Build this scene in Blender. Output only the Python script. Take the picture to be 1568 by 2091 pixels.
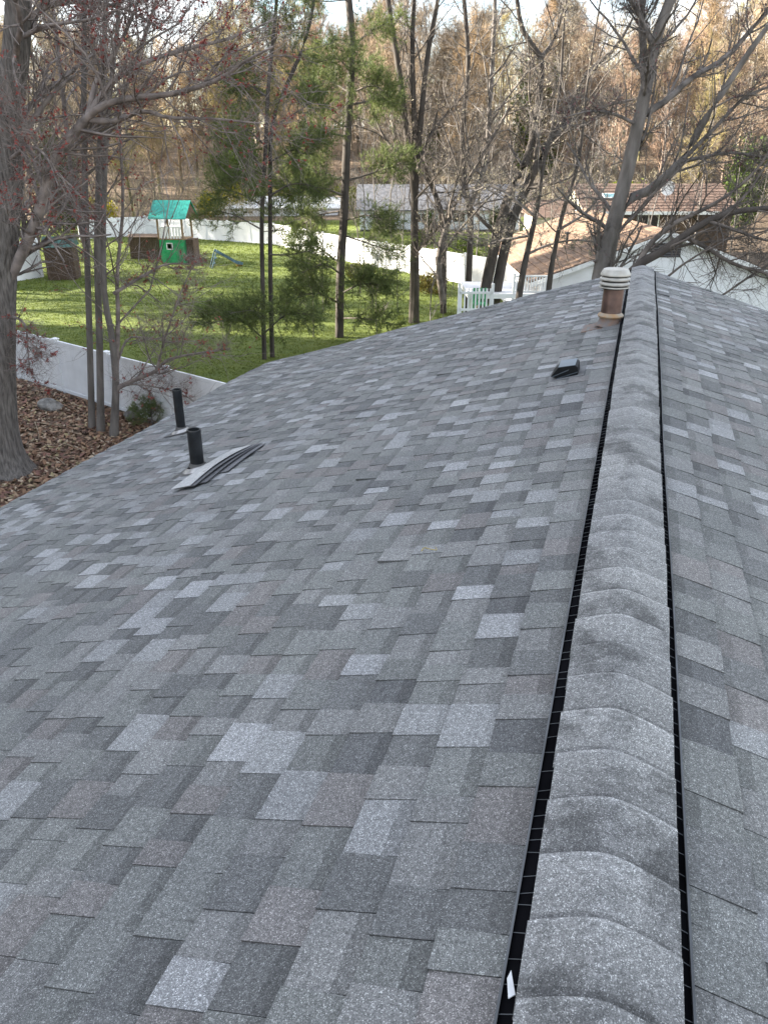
import bpy, math, random
import numpy as np
from mathutils import Vector, Matrix
random.seed(7); rng = np.random.default_rng(7)
for o in list(bpy.data.objects): bpy.data.objects.remove(o, do_unlink=True)
scene = bpy.context.scene
COL = scene.collection
R = math.radians

# ------------------------------------------------------------------ camera
F_PX = 1571.0; W_PX, H_PX = 1568.0, 2091.0
CAMZ = 6.2
PITCH = math.atan((H_PX/2-315.0)/F_PX); CP, SP = math.cos(PITCH), math.sin(PITCH)
AZ = R(17.37)                                   # ridge heads this far right of the camera heading
cam = bpy.data.cameras.new('camera'); camo = bpy.data.objects.new('camera', cam); COL.objects.link(camo)
cam.sensor_fit = 'VERTICAL'; cam.sensor_height = 36.0; cam.lens = F_PX/H_PX*36.0
cam.clip_start = .05; cam.clip_end = 3000
camo.location = (0, 0, CAMZ); camo.rotation_euler = (math.pi/2-PITCH, 0, 0)
scene.camera = camo

# ------------------------------------------------------------------ sky and sun (low afternoon sun from the left)
SUN_EL, SUN_DIR = R(20.5), Vector((-.985, .17, 0)).normalized()
world = bpy.data.worlds.new('World'); scene.world = world; world.use_nodes = True
nt = world.node_tree; N = nt.nodes; Lk = nt.links; N.clear()
out = N.new('ShaderNodeOutputWorld'); bg = N.new('ShaderNodeBackground'); bg.inputs[1].default_value = .08
sky = N.new('ShaderNodeTexSky'); sky.sky_type = 'NISHITA'; sky.sun_disc = False
sky.sun_elevation = SUN_EL; sky.sun_rotation = math.atan2(SUN_DIR.x, SUN_DIR.y); sky.air_density = 1.0; sky.dust_density = 1.2
tc = N.new('ShaderNodeTexCoord'); sep = N.new('ShaderNodeSeparateXYZ'); Lk.new(tc.outputs['Generated'], sep.inputs[0])
zz = N.new('ShaderNodeMath'); zz.operation = 'ADD'; zz.inputs[1].default_value = .22; Lk.new(sep.outputs[2], zz.inputs[0])
zm = N.new('ShaderNodeMath'); zm.operation = 'MAXIMUM'; zm.inputs[1].default_value = .05; Lk.new(zz.outputs[0], zm.inputs[0])
dv = N.new('ShaderNodeVectorMath'); dv.operation = 'DIVIDE'; Lk.new(tc.outputs['Generated'], dv.inputs[0])
cb = N.new('ShaderNodeCombineXYZ'); [Lk.new(zm.outputs[0], cb.inputs[i]) for i in range(3)]; Lk.new(cb.outputs[0], dv.inputs[1])
nz = N.new('ShaderNodeTexNoise'); nz.inputs['Scale'].default_value = 1.15; nz.inputs['Detail'].default_value = 7; nz.inputs['Roughness'].default_value = .55
Lk.new(dv.outputs[0], nz.inputs['Vector'])
rp = N.new('ShaderNodeValToRGB'); rp.color_ramp.elements[0].position = .42; rp.color_ramp.elements[1].position = .62
Lk.new(nz.outputs['Fac'], rp.inputs[0])
mx = N.new('ShaderNodeMix'); mx.data_type = 'RGBA'; Lk.new(rp.outputs[0], mx.inputs[0]); Lk.new(sky.outputs[0], mx.inputs[6]); mx.inputs[7].default_value = (4.65, 4.72, 4.85, 1)
Lk.new(mx.outputs[2], bg.inputs[0]); Lk.new(bg.outputs[0], out.inputs[0])
sl = bpy.data.lights.new('sun', 'SUN'); sl.energy = 5.0; sl.angle = R(.6); sl.color = (1, .93, .81)
so = bpy.data.objects.new('sun', sl); COL.objects.link(so)
sd = Vector((SUN_DIR.x*math.cos(SUN_EL), SUN_DIR.y*math.cos(SUN_EL), math.sin(SUN_EL)))
so.rotation_euler = sd.to_track_quat('Z', 'Y').to_euler(); so.location = (-20, 0, 30)
scene.view_settings.view_transform = 'Standard'; scene.view_settings.look = 'None'; scene.view_settings.gamma = 1
scene.view_settings.exposure = 2.68
scene.render.engine = 'CYCLES'; scene.cycles.max_bounces = 5; scene.cycles.diffuse_bounces = 3; scene.cycles.glossy_bounces = 2; scene.cycles.transmission_bounces = 2

# ------------------------------------------------------------------ helpers
def ray(x, y):
    r = x-W_PX/2; v = y-H_PX/2
    return r, F_PX*CP-v*SP, -(F_PX*SP+v*CP)
def at(x, y, fwd):                               # point of the place seen there, `fwd` metres ahead
    r = ray(x, y); t = fwd/r[1]; return np.array((r[0]*t, fwd, CAMZ+r[2]*t))
def onground(x, y, z=0.):
    r = ray(x, y); t = (z-CAMZ)/r[2]; return np.array((r[0]*t, r[1]*t, z))
def project(p):
    y, z = p[1], p[2]-CAMZ
    dz = y*CP-z*SP; v = -(y*SP+z*CP)
    if dz < .05: return None
    return W_PX/2+F_PX*p[0]/dz, H_PX/2+F_PX*v/dz, dz
HC, HS = math.cos(AZ), math.sin(AZ)
def house_to_world(p): return np.array((HC*p[0]+HS*p[1], -HS*p[0]+HC*p[1], p[2]))
def in_frame(p, m=0):
    q = project(p)
    return q is not None and -m < q[0] < W_PX+m and -m < q[1] < H_PX+m

def mesh_from(name, V, faces, mats=(), smooth=False, colors=None, midx=None):
    me = bpy.data.meshes.new(name)
    V = np.asarray(V, dtype=np.float32).reshape(-1, 3)
    if isinstance(faces, np.ndarray) and faces.ndim == 2:
        n, k = faces.shape
        me.vertices.add(len(V)); me.vertices.foreach_set('co', V.ravel())
        me.loops.add(n*k); me.loops.foreach_set('vertex_index', faces.astype(np.int32).ravel())
        me.polygons.add(n); me.polygons.foreach_set('loop_start', np.arange(0, n*k, k, dtype=np.int32))
        me.update(calc_edges=True)
    else:
        me.from_pydata(V.tolist(), [], [tuple(int(i) for i in f) for f in faces]); me.update()
    for m in mats: me.materials.append(m)
    if midx is not None: me.polygons.foreach_set('material_index', np.asarray(midx, dtype=np.int32))
    if colors is not None:                       # one colour per face
        ca = me.color_attributes.new('tone', 'FLOAT_COLOR', 'CORNER')
        tot = np.array([p.loop_total for p in me.polygons]) if not isinstance(faces, np.ndarray) else np.full(len(faces), faces.shape[1])
        c = np.asarray(colors, dtype=np.float32); c = np.concatenate([c, np.ones((len(c), 1), np.float32)], 1) if c.shape[1] == 3 else c
        ca.data.foreach_set('color', np.repeat(c, tot, axis=0).ravel())
    if smooth: me.polygons.foreach_set('use_smooth', np.ones(len(me.polygons), dtype=bool))
    me.validate(); return me
def link(name, me, parent=None, loc=None):
    o = bpy.data.objects.new(name, me); COL.objects.link(o)
    if parent is not None: o.parent = parent
    if loc is not None: o.location = loc
    return o
def tag(o, label=None, cat=None, group=None, kind=None):
    if label: o['label'] = label
    if cat: o['category'] = cat
    if group: o['group'] = group
    if kind: o['kind'] = kind
    return o
def thing(name, label, cat, loc=(0, 0, 0), rz=0, group=None):
    o = bpy.data.objects.new(name, None); COL.objects.link(o); o.empty_display_size = .2
    o.location = [float(a) for a in loc]; o.rotation_euler = (0, 0, rz); return tag(o, label, cat, group)
def copy_tree(root, loc, rz=0, sc=1., label=None, color=None):
    r = root.copy(); COL.objects.link(r); r.location = [float(a) for a in loc]; r.rotation_euler = (0, 0, rz)
    r.scale = (sc,)*3 if not hasattr(sc, '__len__') else sc
    if label: r['label'] = label
    for ch in list(root.children):
        c = ch.copy(); COL.objects.link(c); c.parent = r
        if color is not None: c.color = color
        for g in ch.children:
            d = g.copy(); COL.objects.link(d); d.parent = c
    return r
class MB:                                        # collects boxes, prisms and tubes into one mesh
    def __init__(s): s.V = []; s.F = []
    def add(s, V, F):
        b = len(s.V); s.V += [tuple(map(float, v)) for v in V]; s.F += [tuple(i+b for i in f) for f in F]; return s
    def box(s, x0, x1, y0, y1, z0, z1):
        return s.add([(x0,y0,z0),(x1,y0,z0),(x1,y1,z0),(x0,y1,z0),(x0,y0,z1),(x1,y0,z1),(x1,y1,z1),(x0,y1,z1)],
                     [(0,3,2,1),(4,5,6,7),(0,1,5,4),(1,2,6,5),(2,3,7,6),(3,0,4,7)])
    def prism(s, prof, y0, y1):                  # profile in x,z (counter-clockwise seen from -y)
        n = len(prof)
        V = [(p[0], y0, p[1]) for p in prof]+[(p[0], y1, p[1]) for p in prof]
        return s.add(V, [tuple(range(n)), tuple(range(2*n-1, n-1, -1))]+[(i+n, (i+1) % n+n, (i+1) % n, i)for i in range(n)])
    def bar(s, a, b, w, h=None):                 # square bar from a to b
        a, b = Vector(a), Vector(b); d = (b-a).normalized(); u = d.cross(Vector((0,0,1)))
        u = Vector((1,0,0)) if u.length < .01 else u.normalized(); v = u.cross(d)
        h = h or w; u = u*w/2; v = v*h/2
        c = [-u-v, u-v, u+v, -u+v]
        return s.add([a+q for q in c]+[b+q for q in c], [(0,1,2,3),(7,6,5,4),(0,4,5,1),(1,5,6,2),(2,6,7,3),(3,7,4,0)])
    def lathe(s, prof, n=28, c=(0,0,0)):         # profile radius,z
        V = [(c[0]+r*math.cos(2*math.pi*i/n), c[1]+r*math.sin(2*math.pi*i/n), c[2]+z) for r, z in prof for i in range(n)]
        F = [(j*n+i, j*n+(i+1) % n, (j+1)*n+(i+1) % n, (j+1)*n+i) for j in range(len(prof)-1) for i in range(n)]
        return s.add(V, F)
    def build(s, name, mat, parent=None, loc=None, smooth=False, bevel=0):
        me = mesh_from(name, s.V, s.F, [mat], smooth); o = link(name, me, parent, loc)
        if bevel:
            m = o.modifiers.new('bevel', 'BEVEL'); m.width = bevel; m.segments = 2; m.limit_method = 'ANGLE'
        if smooth:
            try: me.set_sharp_from_angle(angle=R(40))
            except Exception: pass
        return o

# ------------------------------------------------------------------ materials
def mat(name, col, rough=.8, var=.25, scale=6., col2=None, attr=False, objcol=False, bump=0., bscale=40., metal=0., stretch=(1,1,1), spec=.3, trans=0., world=False):
    m = bpy.data.materials.new(name); m.use_nodes = True; t = m.node_tree; n = t.nodes; l = t.links
    b = n['Principled BSDF']; b.inputs['Roughness'].default_value = rough; b.inputs['Metallic'].default_value = metal
    b.inputs['Specular IOR Level'].default_value = spec
    if world: g = n.new('ShaderNodeNewGeometry'); src = g.outputs['Position']
    else: g = n.new('ShaderNodeTexCoord'); src = g.outputs['Object']
    mp = n.new('ShaderNodeMapping'); mp.inputs['Scale'].default_value = stretch; l.new(src, mp.inputs[0])
    no = n.new('ShaderNodeTexNoise'); no.inputs['Scale'].default_value = scale; no.inputs['Detail'].default_value = 5 if bump else 2; l.new(mp.outputs[0], no.inputs[0])
    c2 = col2 or tuple(max(0, c*(1-2*var)) for c in col); c1 = col if col2 else tuple(c*(1+var) for c in col)
    r = n.new('ShaderNodeValToRGB'); r.color_ramp.elements[0].position = .32; r.color_ramp.elements[1].position = .68
    r.color_ramp.elements[0].color = (*c2, 1); r.color_ramp.elements[1].color = (*c1, 1); l.new(no.outputs['Fac'], r.inputs[0])
    c = r.outputs[0]
    for flag, kind in ((attr, 'a'), (objcol, 'o')):
        if flag:
            x = n.new('ShaderNodeMix'); x.data_type = 'RGBA'; x.blend_type = 'MULTIPLY'; x.inputs[0].default_value = 1
            if kind == 'a': a = n.new('ShaderNodeVertexColor'); a.layer_name = 'tone'; l.new(a.outputs[0], x.inputs[7])
            else: a = n.new('ShaderNodeObjectInfo'); l.new(a.outputs['Color'], x.inputs[7])
            l.new(c, x.inputs[6]); c = x.outputs[2]
    l.new(c, b.inputs['Base Color'])
    if bump:
        n2 = n.new('ShaderNodeTexNoise'); n2.inputs['Scale'].default_value = bscale; n2.inputs['Detail'].default_value = 6; l.new(mp.outputs[0], n2.inputs[0])
        bp = n.new('ShaderNodeBump'); bp.inputs['Strength'].default_value = 1; bp.inputs['Distance'].default_value = bump; l.new(n2.outputs['Fac'], bp.inputs['Height']); l.new(bp.outputs[0], b.inputs['Normal'])
    if trans:
        tr = n.new('ShaderNodeBsdfTranslucent'); l.new(c, tr.inputs[0]); ms = n.new('ShaderNodeMixShader'); ms.inputs[0].default_value = trans
        l.new(b.outputs[0], ms.inputs[1]); l.new(tr.outputs[0], ms.inputs[2]); l.new(ms.outputs[0], n['Material Output'].inputs[0])
    return m
def shingle_mat(name, stain):
    m = bpy.data.materials.new(name); m.use_nodes = True; t = m.node_tree; n = t.nodes; l = t.links
    b = n['Principled BSDF']; b.inputs['Roughness'].default_value = .85; b.inputs['Specular IOR Level'].default_value = .35
    g = n.new('ShaderNodeNewGeometry'); P = g.outputs['Position']
    a = n.new('ShaderNodeVertexColor'); a.layer_name = 'tone'
    def mul(c, f):
        x = n.new('ShaderNodeMix'); x.data_type = 'RGBA'; x.blend_type = 'MULTIPLY'; x.inputs[0].default_value = 1
        l.new(c, x.inputs[6]); l.new(f, x.inputs[7]); return x.outputs[2]
    def ramp(src, els):
        r = n.new('ShaderNodeValToRGB'); cr = r.color_ramp
        while len(cr.elements) < len(els): cr.elements.new(.5)
        for e, (p, v) in zip(cr.elements, els): e.position = p; e.color = (v, v, v*1.0, 1) if not hasattr(v, '__len__') else (*v, 1)
        l.new(src, r.inputs[0]); return r.outputs[0]
    vo = n.new('ShaderNodeTexVoronoi'); vo.inputs['Scale'].default_value = 540; l.new(P, vo.inputs['Vector'])
    sx = n.new('ShaderNodeSeparateColor'); l.new(vo.outputs['Color'], sx.inputs[0])
    c = mul(a.outputs[0], ramp(sx.outputs[0], [(0, .52), (.55, .92), (.84, 1.2), (.94, 1.75), (1, 2.7)]))
    n1 = n.new('ShaderNodeTexNoise'); n1.inputs['Scale'].default_value = 95; n1.inputs['Detail'].default_value = 3; l.new(P, n1.inputs[0])
    c = mul(c, ramp(n1.outputs[0], [(.3, .78), (.7, 1.22)]))
    n2 = n.new('ShaderNodeTexNoise'); n2.inputs['Scale'].default_value = 1.3; n2.inputs['Detail'].default_value = 5; l.new(P, n2.inputs[0])
    c = mul(c, ramp(n2.outputs[0], [(.3, (.90, .90, .91)), (.7, (1.1, 1.09, 1.07))]))
    if stain:
        n3 = n.new('ShaderNodeTexNoise'); n3.inputs['Scale'].default_value = 5; n3.inputs['Detail'].default_value = 6; n3.inputs['Roughness'].default_value = .6; l.new(P, n3.inputs[0])
        c = mul(c, ramp(n3.outputs[0], [(.40, .55), (.50, 1.05)]))
    l.new(c, b.inputs['Base Color'])
    bp = n.new('ShaderNodeBump'); bp.inputs['Distance'].default_value = .0012; bp.inputs['Strength'].default_value = .9
    l.new(sx.outputs[1], bp.inputs['Height']); l.new(bp.outputs[0], b.inputs['Normal'])
    return m
M = dict(
    shingle=shingle_mat('asphalt_shingle', False), cap=shingle_mat('ridge_cap_shingle', True),
    deck=mat('roof_deck', (.05, .05, .055)), black=mat('black_plastic', (.012, .012, .013), .45, spec=.4), slot=mat('vent_slot', (.006, .006, .007), 1., spec=0.), lip=mat('vent_lip', (.10, .105, .11), .6),
    hood=mat('black_hood', (.010, .011, .012), .6, spec=.15), flange=mat('vent_flange', (.15, .15, .15), .9),
    pvc=mat('black_pipe', (.014, .016, .018), .42, .3, 12, spec=.45), lead=mat('flashing_metal', (.40, .39, .38), .45, .2, 20, metal=.55),
    rubber=mat('grey_collar', (.10, .095, .09), .7), galv=mat('cap_metal', (.43, .41, .365), .45, .12, 14, metal=.25),
    rust=mat('rusted_pipe', (.21, .14, .12), .4, .3, 9, col2=(.11, .075, .066), metal=.65), rustband=mat('rust_collar', (.36, .21, .10), .6, .3, 14, col2=(.32, .28, .22), metal=.25),
    rustflash=mat('rust_flashing', (.20, .125, .09), .75, .3, 16, col2=(.15, .14, .135)),
    ventmetal=mat('box_vent_top', (.13, .16, .19), .4, .1, metal=.5),
    white=mat('white_vinyl', (.80, .80, .80), .55, .04, 2.), wall=mat('white_siding', (.72, .73, .75), .7, .04, 1.5),
    trim=mat('white_trim', (.78, .78, .77), .6, .05), fascia=mat('grey_fascia', (.5, .5, .5), .6, .05),
    brownroof=mat('brown_shingles', (.15, .098, .074), .9, .22, 3., bump=.01, bscale=8, stretch=(1, 4, 1)), tanroof=mat('tan_shingles', (.22, .145, .098), .9, .2, 2.5, bump=.01, bscale=8, stretch=(3, 1, 1)),
    greyroof=mat('grey_shingles', (.14, .14, .15), .9, .15, 3.), glass=mat('dark_glass', (.02, .022, .025), .12, .1, spec=.6), skyl=mat('skylight_glass', (.10, .22, .25), .15, .1),
    yellowwall=mat('pale_siding', (.62, .58, .44), .7, .05), brownwall=mat('brown_wood', (.10, .065, .045), .85, .3, 5, stretch=(8, 8, 1)),
    greenpanel=mat('green_panel', (.03, .32, .12), .45, .15, 4), turq=mat('turquoise_roof', (.035, .31, .245), .45, .12, 5), greenroof=mat('dark_green_roof', (.05, .11, .09), .7, .2, 5),
    timber=mat('play_timber', (.28, .19, .11), .8, .2, 6), blue=mat('blue_plastic', (.10, .17, .22), .4), yellow=mat('yellow_plastic', (.42, .27, .06), .4),
    rock=mat('rock', (.24, .225, .205), .9, .3, 5, bump=.02, bscale=12), soil=mat('leafy_ground', (.20, .145, .095), .95, .3, 1.6, col2=(.11, .075, .05), bump=.03, bscale=14, world=True),
    lawn=mat('lawn_soil', (.13, .155, .026), .95, .2, 1.1, col2=(.085, .115, .02), bump=.03, bscale=20, world=True),
    grass=mat('grass_blades', (.145, .175, .03), .8, .2, .9, col2=(.10, .135, .024), attr=True, trans=.25, world=True),
    leaf=mat('dead_leaves', (1, 1, 1), .85, .1, attr=True),
    bark=mat('maple_bark', (.20, .18, .162), .95, .3, 26, col2=(.075, .066, .059), stretch=(1, 1, .10), bump=.03, bscale=42), barkg=mat('grey_bark', (.21, .19, .172), .95, .25, 7, col2=(.11, .098, .086), stretch=(1, 1, .25), bump=.012, bscale=20),
    barkd=mat('dark_bark', (.085, .072, .062), .95, .3, 7, col2=(.045, .038, .033), stretch=(1, 1, .3), bump=.012, bscale=18),
    twigr=mat('red_twigs', (.245, .205, .182), .9, .25, 5), twigg=mat('grey_twigs', (.17, .15, .135), .9, .25, 5), twigd=mat('dark_twigs', (.13, .11, .095), .9, .25, 5),
    budr=mat('red_buds', (.36, .085, .07), .7, .35, 9, trans=.3), budp=mat('pale_buds', (.52, .46, .34), .8, .25, 9, trans=.3), budm=mat('mauve_buds', (.22, .10, .10), .8, .3, 9),
    needle=mat('pine_needles', (.15, .18, .058), .7, .25, 2.2, col2=(.085, .12, .04), attr=True, trans=.3), spruce=mat('spruce_needles', (.04, .07, .025), .8, .3, 3),
    wbark=mat('woodland_bark', (.20, .175, .145), .95, .3, 2, stretch=(1, 1, .3), objcol=True), wtwig=mat('woodland_twigs', (.30, .245, .185), .9, .25, .5, objcol=True),
    bush=mat('shrub_leaves', (.10, .14, .04), .8, .3, 3, objcol=True, trans=.3), far=mat('distant_twigs', (.32, .265, .205), .9, .3, .10, col2=(.29, .255, .165), world=True),
    stick=mat('dry_stick', (.33, .26, .18), .9), scrap=mat('white_scrap', (.8, .8, .8), .7), ywig=mat('yellow_twig', (.42, .33, .10), .8),
)

# ------------------------------------------------------------------ ground
FA, FB = onground(35, 770), onground(300, 855)           # the near fence's foot
fd = (FB-FA)/np.linalg.norm(FB-FA); fn = np.array((fd[1], -fd[0], 0)); fn = fn if fn[1] > 0 else -fn
def hill(x, y):
    d = max(0, y-78+.12*x); z = 11.5*(1-math.exp(-(d/50.)**2))
    z += .35*math.sin(x*.11+y*.07)*min(1, d/20)
    s = max(0, min(1, (x-3)/5))*max(0, min(1, (y-20)/6))*max(0, min(1, (48-y)/8)); return z-.8*s
gx = np.concatenate([np.linspace(-700, -130, 8), np.linspace(-120, 120, 81), np.linspace(130, 700, 8)])
gy = np.concatenate([np.linspace(-120, -5, 8), np.linspace(0, 200, 81), np.linspace(230, 1500, 9)])
V = [(x, y, hill(x, y)) for y in gy for x in gx]; nx = len(gx)
fq = np.array([(j*nx+i, j*nx+i+1, (j+1)*nx+i+1, (j+1)*nx+i) for j in range(len(gy)-1) for i in range(nx-1)])
tag(link('ground', mesh_from('ground', V, fq, [M['soil']], True)), kind='structure')
# lawn: from the near fence back past the far fence
def lawn_near(x): return FA[1]+(x-FA[0])*fd[1]/fd[0]+.12
xs = np.linspace(-45, 22, 47); ts = np.linspace(0, 1, 41)
V = []
for t in ts:
    for x in xs:
        y0 = max(14., lawn_near(x)); y = y0+(84-y0)*t; V.append((x, y, hill(x, y)+.03))
n = len(xs); fq = np.array([(j*n+i, j*n+i+1, (j+1)*n+i+1, (j+1)*n+i) for j in range(len(ts)-1) for i in range(n-1)])
tag(link('lawn', mesh_from('lawn', V, fq, [M['lawn']], True)), kind='structure')

# grass: tufts over the lawn that shows
def scatter_grass():
    n = 100000
    y = 17*np.exp(rng.random(n)*math.log(84/17.)); x = (rng.random(n)-.5)*1.06*y
    k = (x > -40) & (x < 9) & (y > np.array([lawn_near(a) for a in x])+.1) & (y < 82); x, y = x[k], y[k]; n = len(x)
    z = np.array([hill(a, b) for a, b in zip(x, y)])+.03
    V = np.zeros((n, 3, 3, 3), np.float32); sc = (.6+.8*rng.random(n))*np.clip(y/30, .8, 1.8)
    for b in range(3):
        a = rng.random(n)*6.283; w = .014*sc; h = (.025+.03*rng.random(n))*sc
        px = x+rng.normal(0, .05, n)*sc; py = y+rng.normal(0, .05, n)*sc
        V[:, b, 0] = np.stack([px-w*np.cos(a), py-w*np.sin(a), z], 1); V[:, b, 1] = np.stack([px+w*np.cos(a), py+w*np.sin(a), z], 1)
        V[:, b, 2] = np.stack([px+rng.normal(0, .03, n), py+rng.normal(0, .03, n), z+h], 1)
    tone = np.repeat(.75+.5*rng.random(n), 3); c = np.stack([tone*1.02, tone, tone*.9], 1)
    o = link('grass', mesh_from('grass', V.reshape(-1, 3), np.arange(n*9).reshape(-1, 3), [M['grass']], colors=c))
    tag(o, 'mown green grass covering the lawn beyond the fences', 'grass', kind='stuff')
scatter_grass()
def scatter_leaves():
    n = 88000; q = rng.random(n) < .5
    x = np.where(q, -14+rng.random(n)*14, -13+8*rng.normal(size=n)); y = np.where(q, 8+rng.random(n)*17, 12+8*rng.normal(size=n))
    ln = np.array([lawn_near(a) for a in x])-.25
    lx = HC*x-HS*y; ly = HS*x+HC*y
    k = (y < ln) & (lx < -4.7); x, y = x[k], y[k]; n = len(x)
    s = .035+.05*rng.random(n); a = rng.random(n)*6.283
    u = np.stack([np.cos(a), np.sin(a), rng.normal(0, .35, n)], 1); v = np.stack([-np.sin(a), np.cos(a), rng.normal(0, .35, n)], 1)
    c0 = np.stack([x, y, np.full(n, .02)+.03*rng.random(n)], 1)
    su = (s*(1+.3*rng.random(n)))[:, None]*u; sv = (s*.62)[:, None]*v
    V = np.stack([c0-su, c0-sv*.9, c0+su, c0+sv], 1).astype(np.float32)
    pal = np.array([(.26, .155, .095), (.17, .095, .06), (.36, .25, .16), (.44, .34, .24), (.11, .065, .045), (.21, .11, .085), (.30, .24, .13)])
    c = pal[rng.choice(7, n, p=[.24, .24, .14, .07, .17, .09, .05])]*(.8+.4*rng.random(n))[:, None]
    o = link('leaf_litter', mesh_from('leaf_litter', V.reshape(-1, 3), np.arange(n*4).reshape(-1, 4), [M['leaf']], colors=c))
    tag(o, 'brown fallen leaves covering the bed beside the house', 'leaves', kind='stuff')
scatter_leaves()

# ------------------------------------------------------------------ the house under the camera
XR, ZR, SL = .0915, 4.968, .304                          # ridge line (local x), its height, roof slope
YN, YF = -3.2, 10.13; RUN = 5.03; CS = math.hypot(1, SL); EXPO = .1355
house = thing('house', 'house with grey laminated shingle roof and black-edged ridge vent', 'house', (0, 0, 0), -AZ)
def wave(x, y):                                          # the roof deck is not dead flat
    return .007*math.sin(1.35*y+.8*x)+.006*math.sin(2.3*y-1.1*x+1)+.004*math.sin(3.1*x+.5*y)
def sag(y): return .014*math.sin(1.1*y+.4)+.008*math.sin(2.4*y+2)-.012*math.exp(-((y-8.0)/.8)**2)
def roof_pt(side, s, y, lift=0.):                        # s metres down the slope from the ridge
    d = s/CS; x = XR+side*d
    return np.array((x+side*SL/CS*lift, y, ZR-SL*d+lift/CS+wave(side*d, y)*min(1, d)+sag(y)*max(0, 1-d/2)))
def slab():
    for side in (-1, 1):
        ss = np.linspace(0.0, RUN*CS, 30); ys = np.linspace(YN, YF, 60); V = []
        for s in ss:
            for y in ys: V.append(roof_pt(side, s, y, -.006))
        n = len(ys); F = [(i*n+j, i*n+j+1, (i+1)*n+j+1, (i+1)*n+j) for i in range(len(ss)-1) for j in range(n-1)]
        if side < 0: pass
        link('roof_deck', mesh_from('roof_deck', V, np.array(F), [M['deck']]), house)
slab()
b = MB(); b.box(XR-RUN+.4, XR+RUN-.4, YN+.3, YF-.3, -.1, ZR-SL*RUN-.05); b.build('wall', M['wall'], house)
g = MB(); g.prism([(XR-RUN+.4, ZR-SL*RUN-.05), (XR+RUN-.4, ZR-SL*RUN-.05), (XR, ZR-.19)], YN+.3, YF-.3); g.build('gable', M['wall'], house)
for side in (-1, 1):
    e = MB(); x = XR+side*RUN; z = ZR-SL*RUN
    e.box(min(x, x-side*.02), max(x, x-side*.02), YN, YF, z-.17, z-.022); e.build('fascia_board', M['fascia'], house)
    for y in (YN, YF):
        r = MB(); r.bar((XR+side*.02, y, ZR-.11), (x, y, z-.11), .025, .15); r.build('rake_board', M['fascia'], house)
    d = MB(); pts = [roof_pt(side, s, YF+.012, -.004) for s in np.linspace(.0, RUN*CS, 24)]
    for p, q in zip(pts[:-1], pts[1:]): d.bar(p, q, .03, .012)
    d.build('drip_edge', M['lip'], house)

TONES = dict(d=(.138, .139, .136), m=(.200, .199, .193), g=(.174, .177, .169), l=(.300, .302, .302), h=(.250, .252, .250), b=(.184, .174, .168), k=(.112, .113, .113))
def pick_tone(high):
    r = random.random()
    t = ('l' if r < .10 else 'h' if r < .28 else 'm' if r < .54 else 'g' if r < .78 else 'b' if r < .89 else 'd') if high else \
        ('h' if r < .04 else 'm' if r < .22 else 'g' if r < .52 else 'd' if r < .80 else 'b' if r < .92 else 'k')
    j = random.uniform(.9, 1.1); return tuple(c*j for c in TONES[t])
def wear(col, p):                                        # slightly bluer granule lot on the right slope
    return col
pieces = []
FLUE = (.237, 6.702)
for side in (-1, 1):
    S_TOP = .158; nrow = int((RUN*CS-.14)/EXPO)+1
    for r in range(nrow):
        s0, s1 = r*EXPO+S_TOP, min((r+1)*EXPO+S_TOP, RUN*CS+.02)
        y = YN+random.uniform(0, .15); high = random.random() < .5; end = y+1.0
        # far from the frame the rows on the right slope are not seen
        while y < YF:
            w = random.uniform(.075, .175); y1 = min(y+w, YF)
            if YF-y1 < .06: y1 = YF
            if side < 0 or s1 < 5.2:
                pieces.append((side, s0, s1, y, y1, high, pick_tone(high), random.uniform(-.003, .003), random.uniform(0, 1)))
            y = y1; high = not high if random.random() < .93 else high
def piece_mesh(p):
    side, s0, s1, y0, y1, high, tone, j, rnd = p
    tb = (.0078 if high else .0036)+.0008*rnd; ta = -.0005
    if rnd > .985: tb += .008                             # a lifted corner here and there
    sh = 0.006 if high else 0.0; g = .0008
    sA = s0-.012; sB = s1+j*.5+(.0015 if high else 0); sM = s0+(s1-s0)*((.30 if not high else .16)+.08*rnd)
    ya, yb = y0+g, y1-g
    P = lambda s, y, l: roof_pt(side, s, y, l)
    lm = ta+(tb-ta)*(sM-sA)/(sB-sA)
    V = [P(sA, ya+sh*.2, ta), P(sA, yb-sh*.2, ta), P(sM, ya, lm), P(sM, yb, lm), P(sB, ya-sh*.3, tb), P(sB, yb+sh*.3, tb),
         P(sA, ya, -.006), P(sA, yb, -.006), P(sB, ya-sh*.3, -.006), P(sB, yb+sh*.3, -.006)]
    F = [(0, 2, 3, 1), (2, 4, 5, 3), (4, 8, 9, 5), (0, 6, 8, 4, 2), (1, 3, 5, 9, 7)]
    if side > 0: F = [f[::-1] for f in F]
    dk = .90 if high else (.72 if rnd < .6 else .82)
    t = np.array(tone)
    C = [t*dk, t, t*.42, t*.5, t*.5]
    return V, F, C
def piece_area(p):
    side, s0, s1, y0, y1 = p[:5]
    q = [project(house_to_world(roof_pt(side, s, y))) for s, y in ((s0, y0), (s1, y0), (s1, y1), (s0, y1))]
    if any(a is None for a in q): return 0
    if not any(0 < a[0] < W_PX and 0 < a[1] < H_PX for a in q): return 0
    return abs(sum(q[i][0]*q[(i+1) % 4][1]-q[(i+1) % 4][0]*q[i][1] for i in range(4)))/2
area = np.array([piece_area(p) for p in pieces]); order = np.argsort(-area); single = set(order[:300].tolist())
fV, fF, fC = [], [], []
for i, p in enumerate(pieces):
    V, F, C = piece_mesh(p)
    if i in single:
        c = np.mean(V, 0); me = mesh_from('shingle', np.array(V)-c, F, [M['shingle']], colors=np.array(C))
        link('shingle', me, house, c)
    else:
        n = len(fV); fV += V; fF += [tuple(a+n for a in f) for f in F]; fC += C
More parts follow.
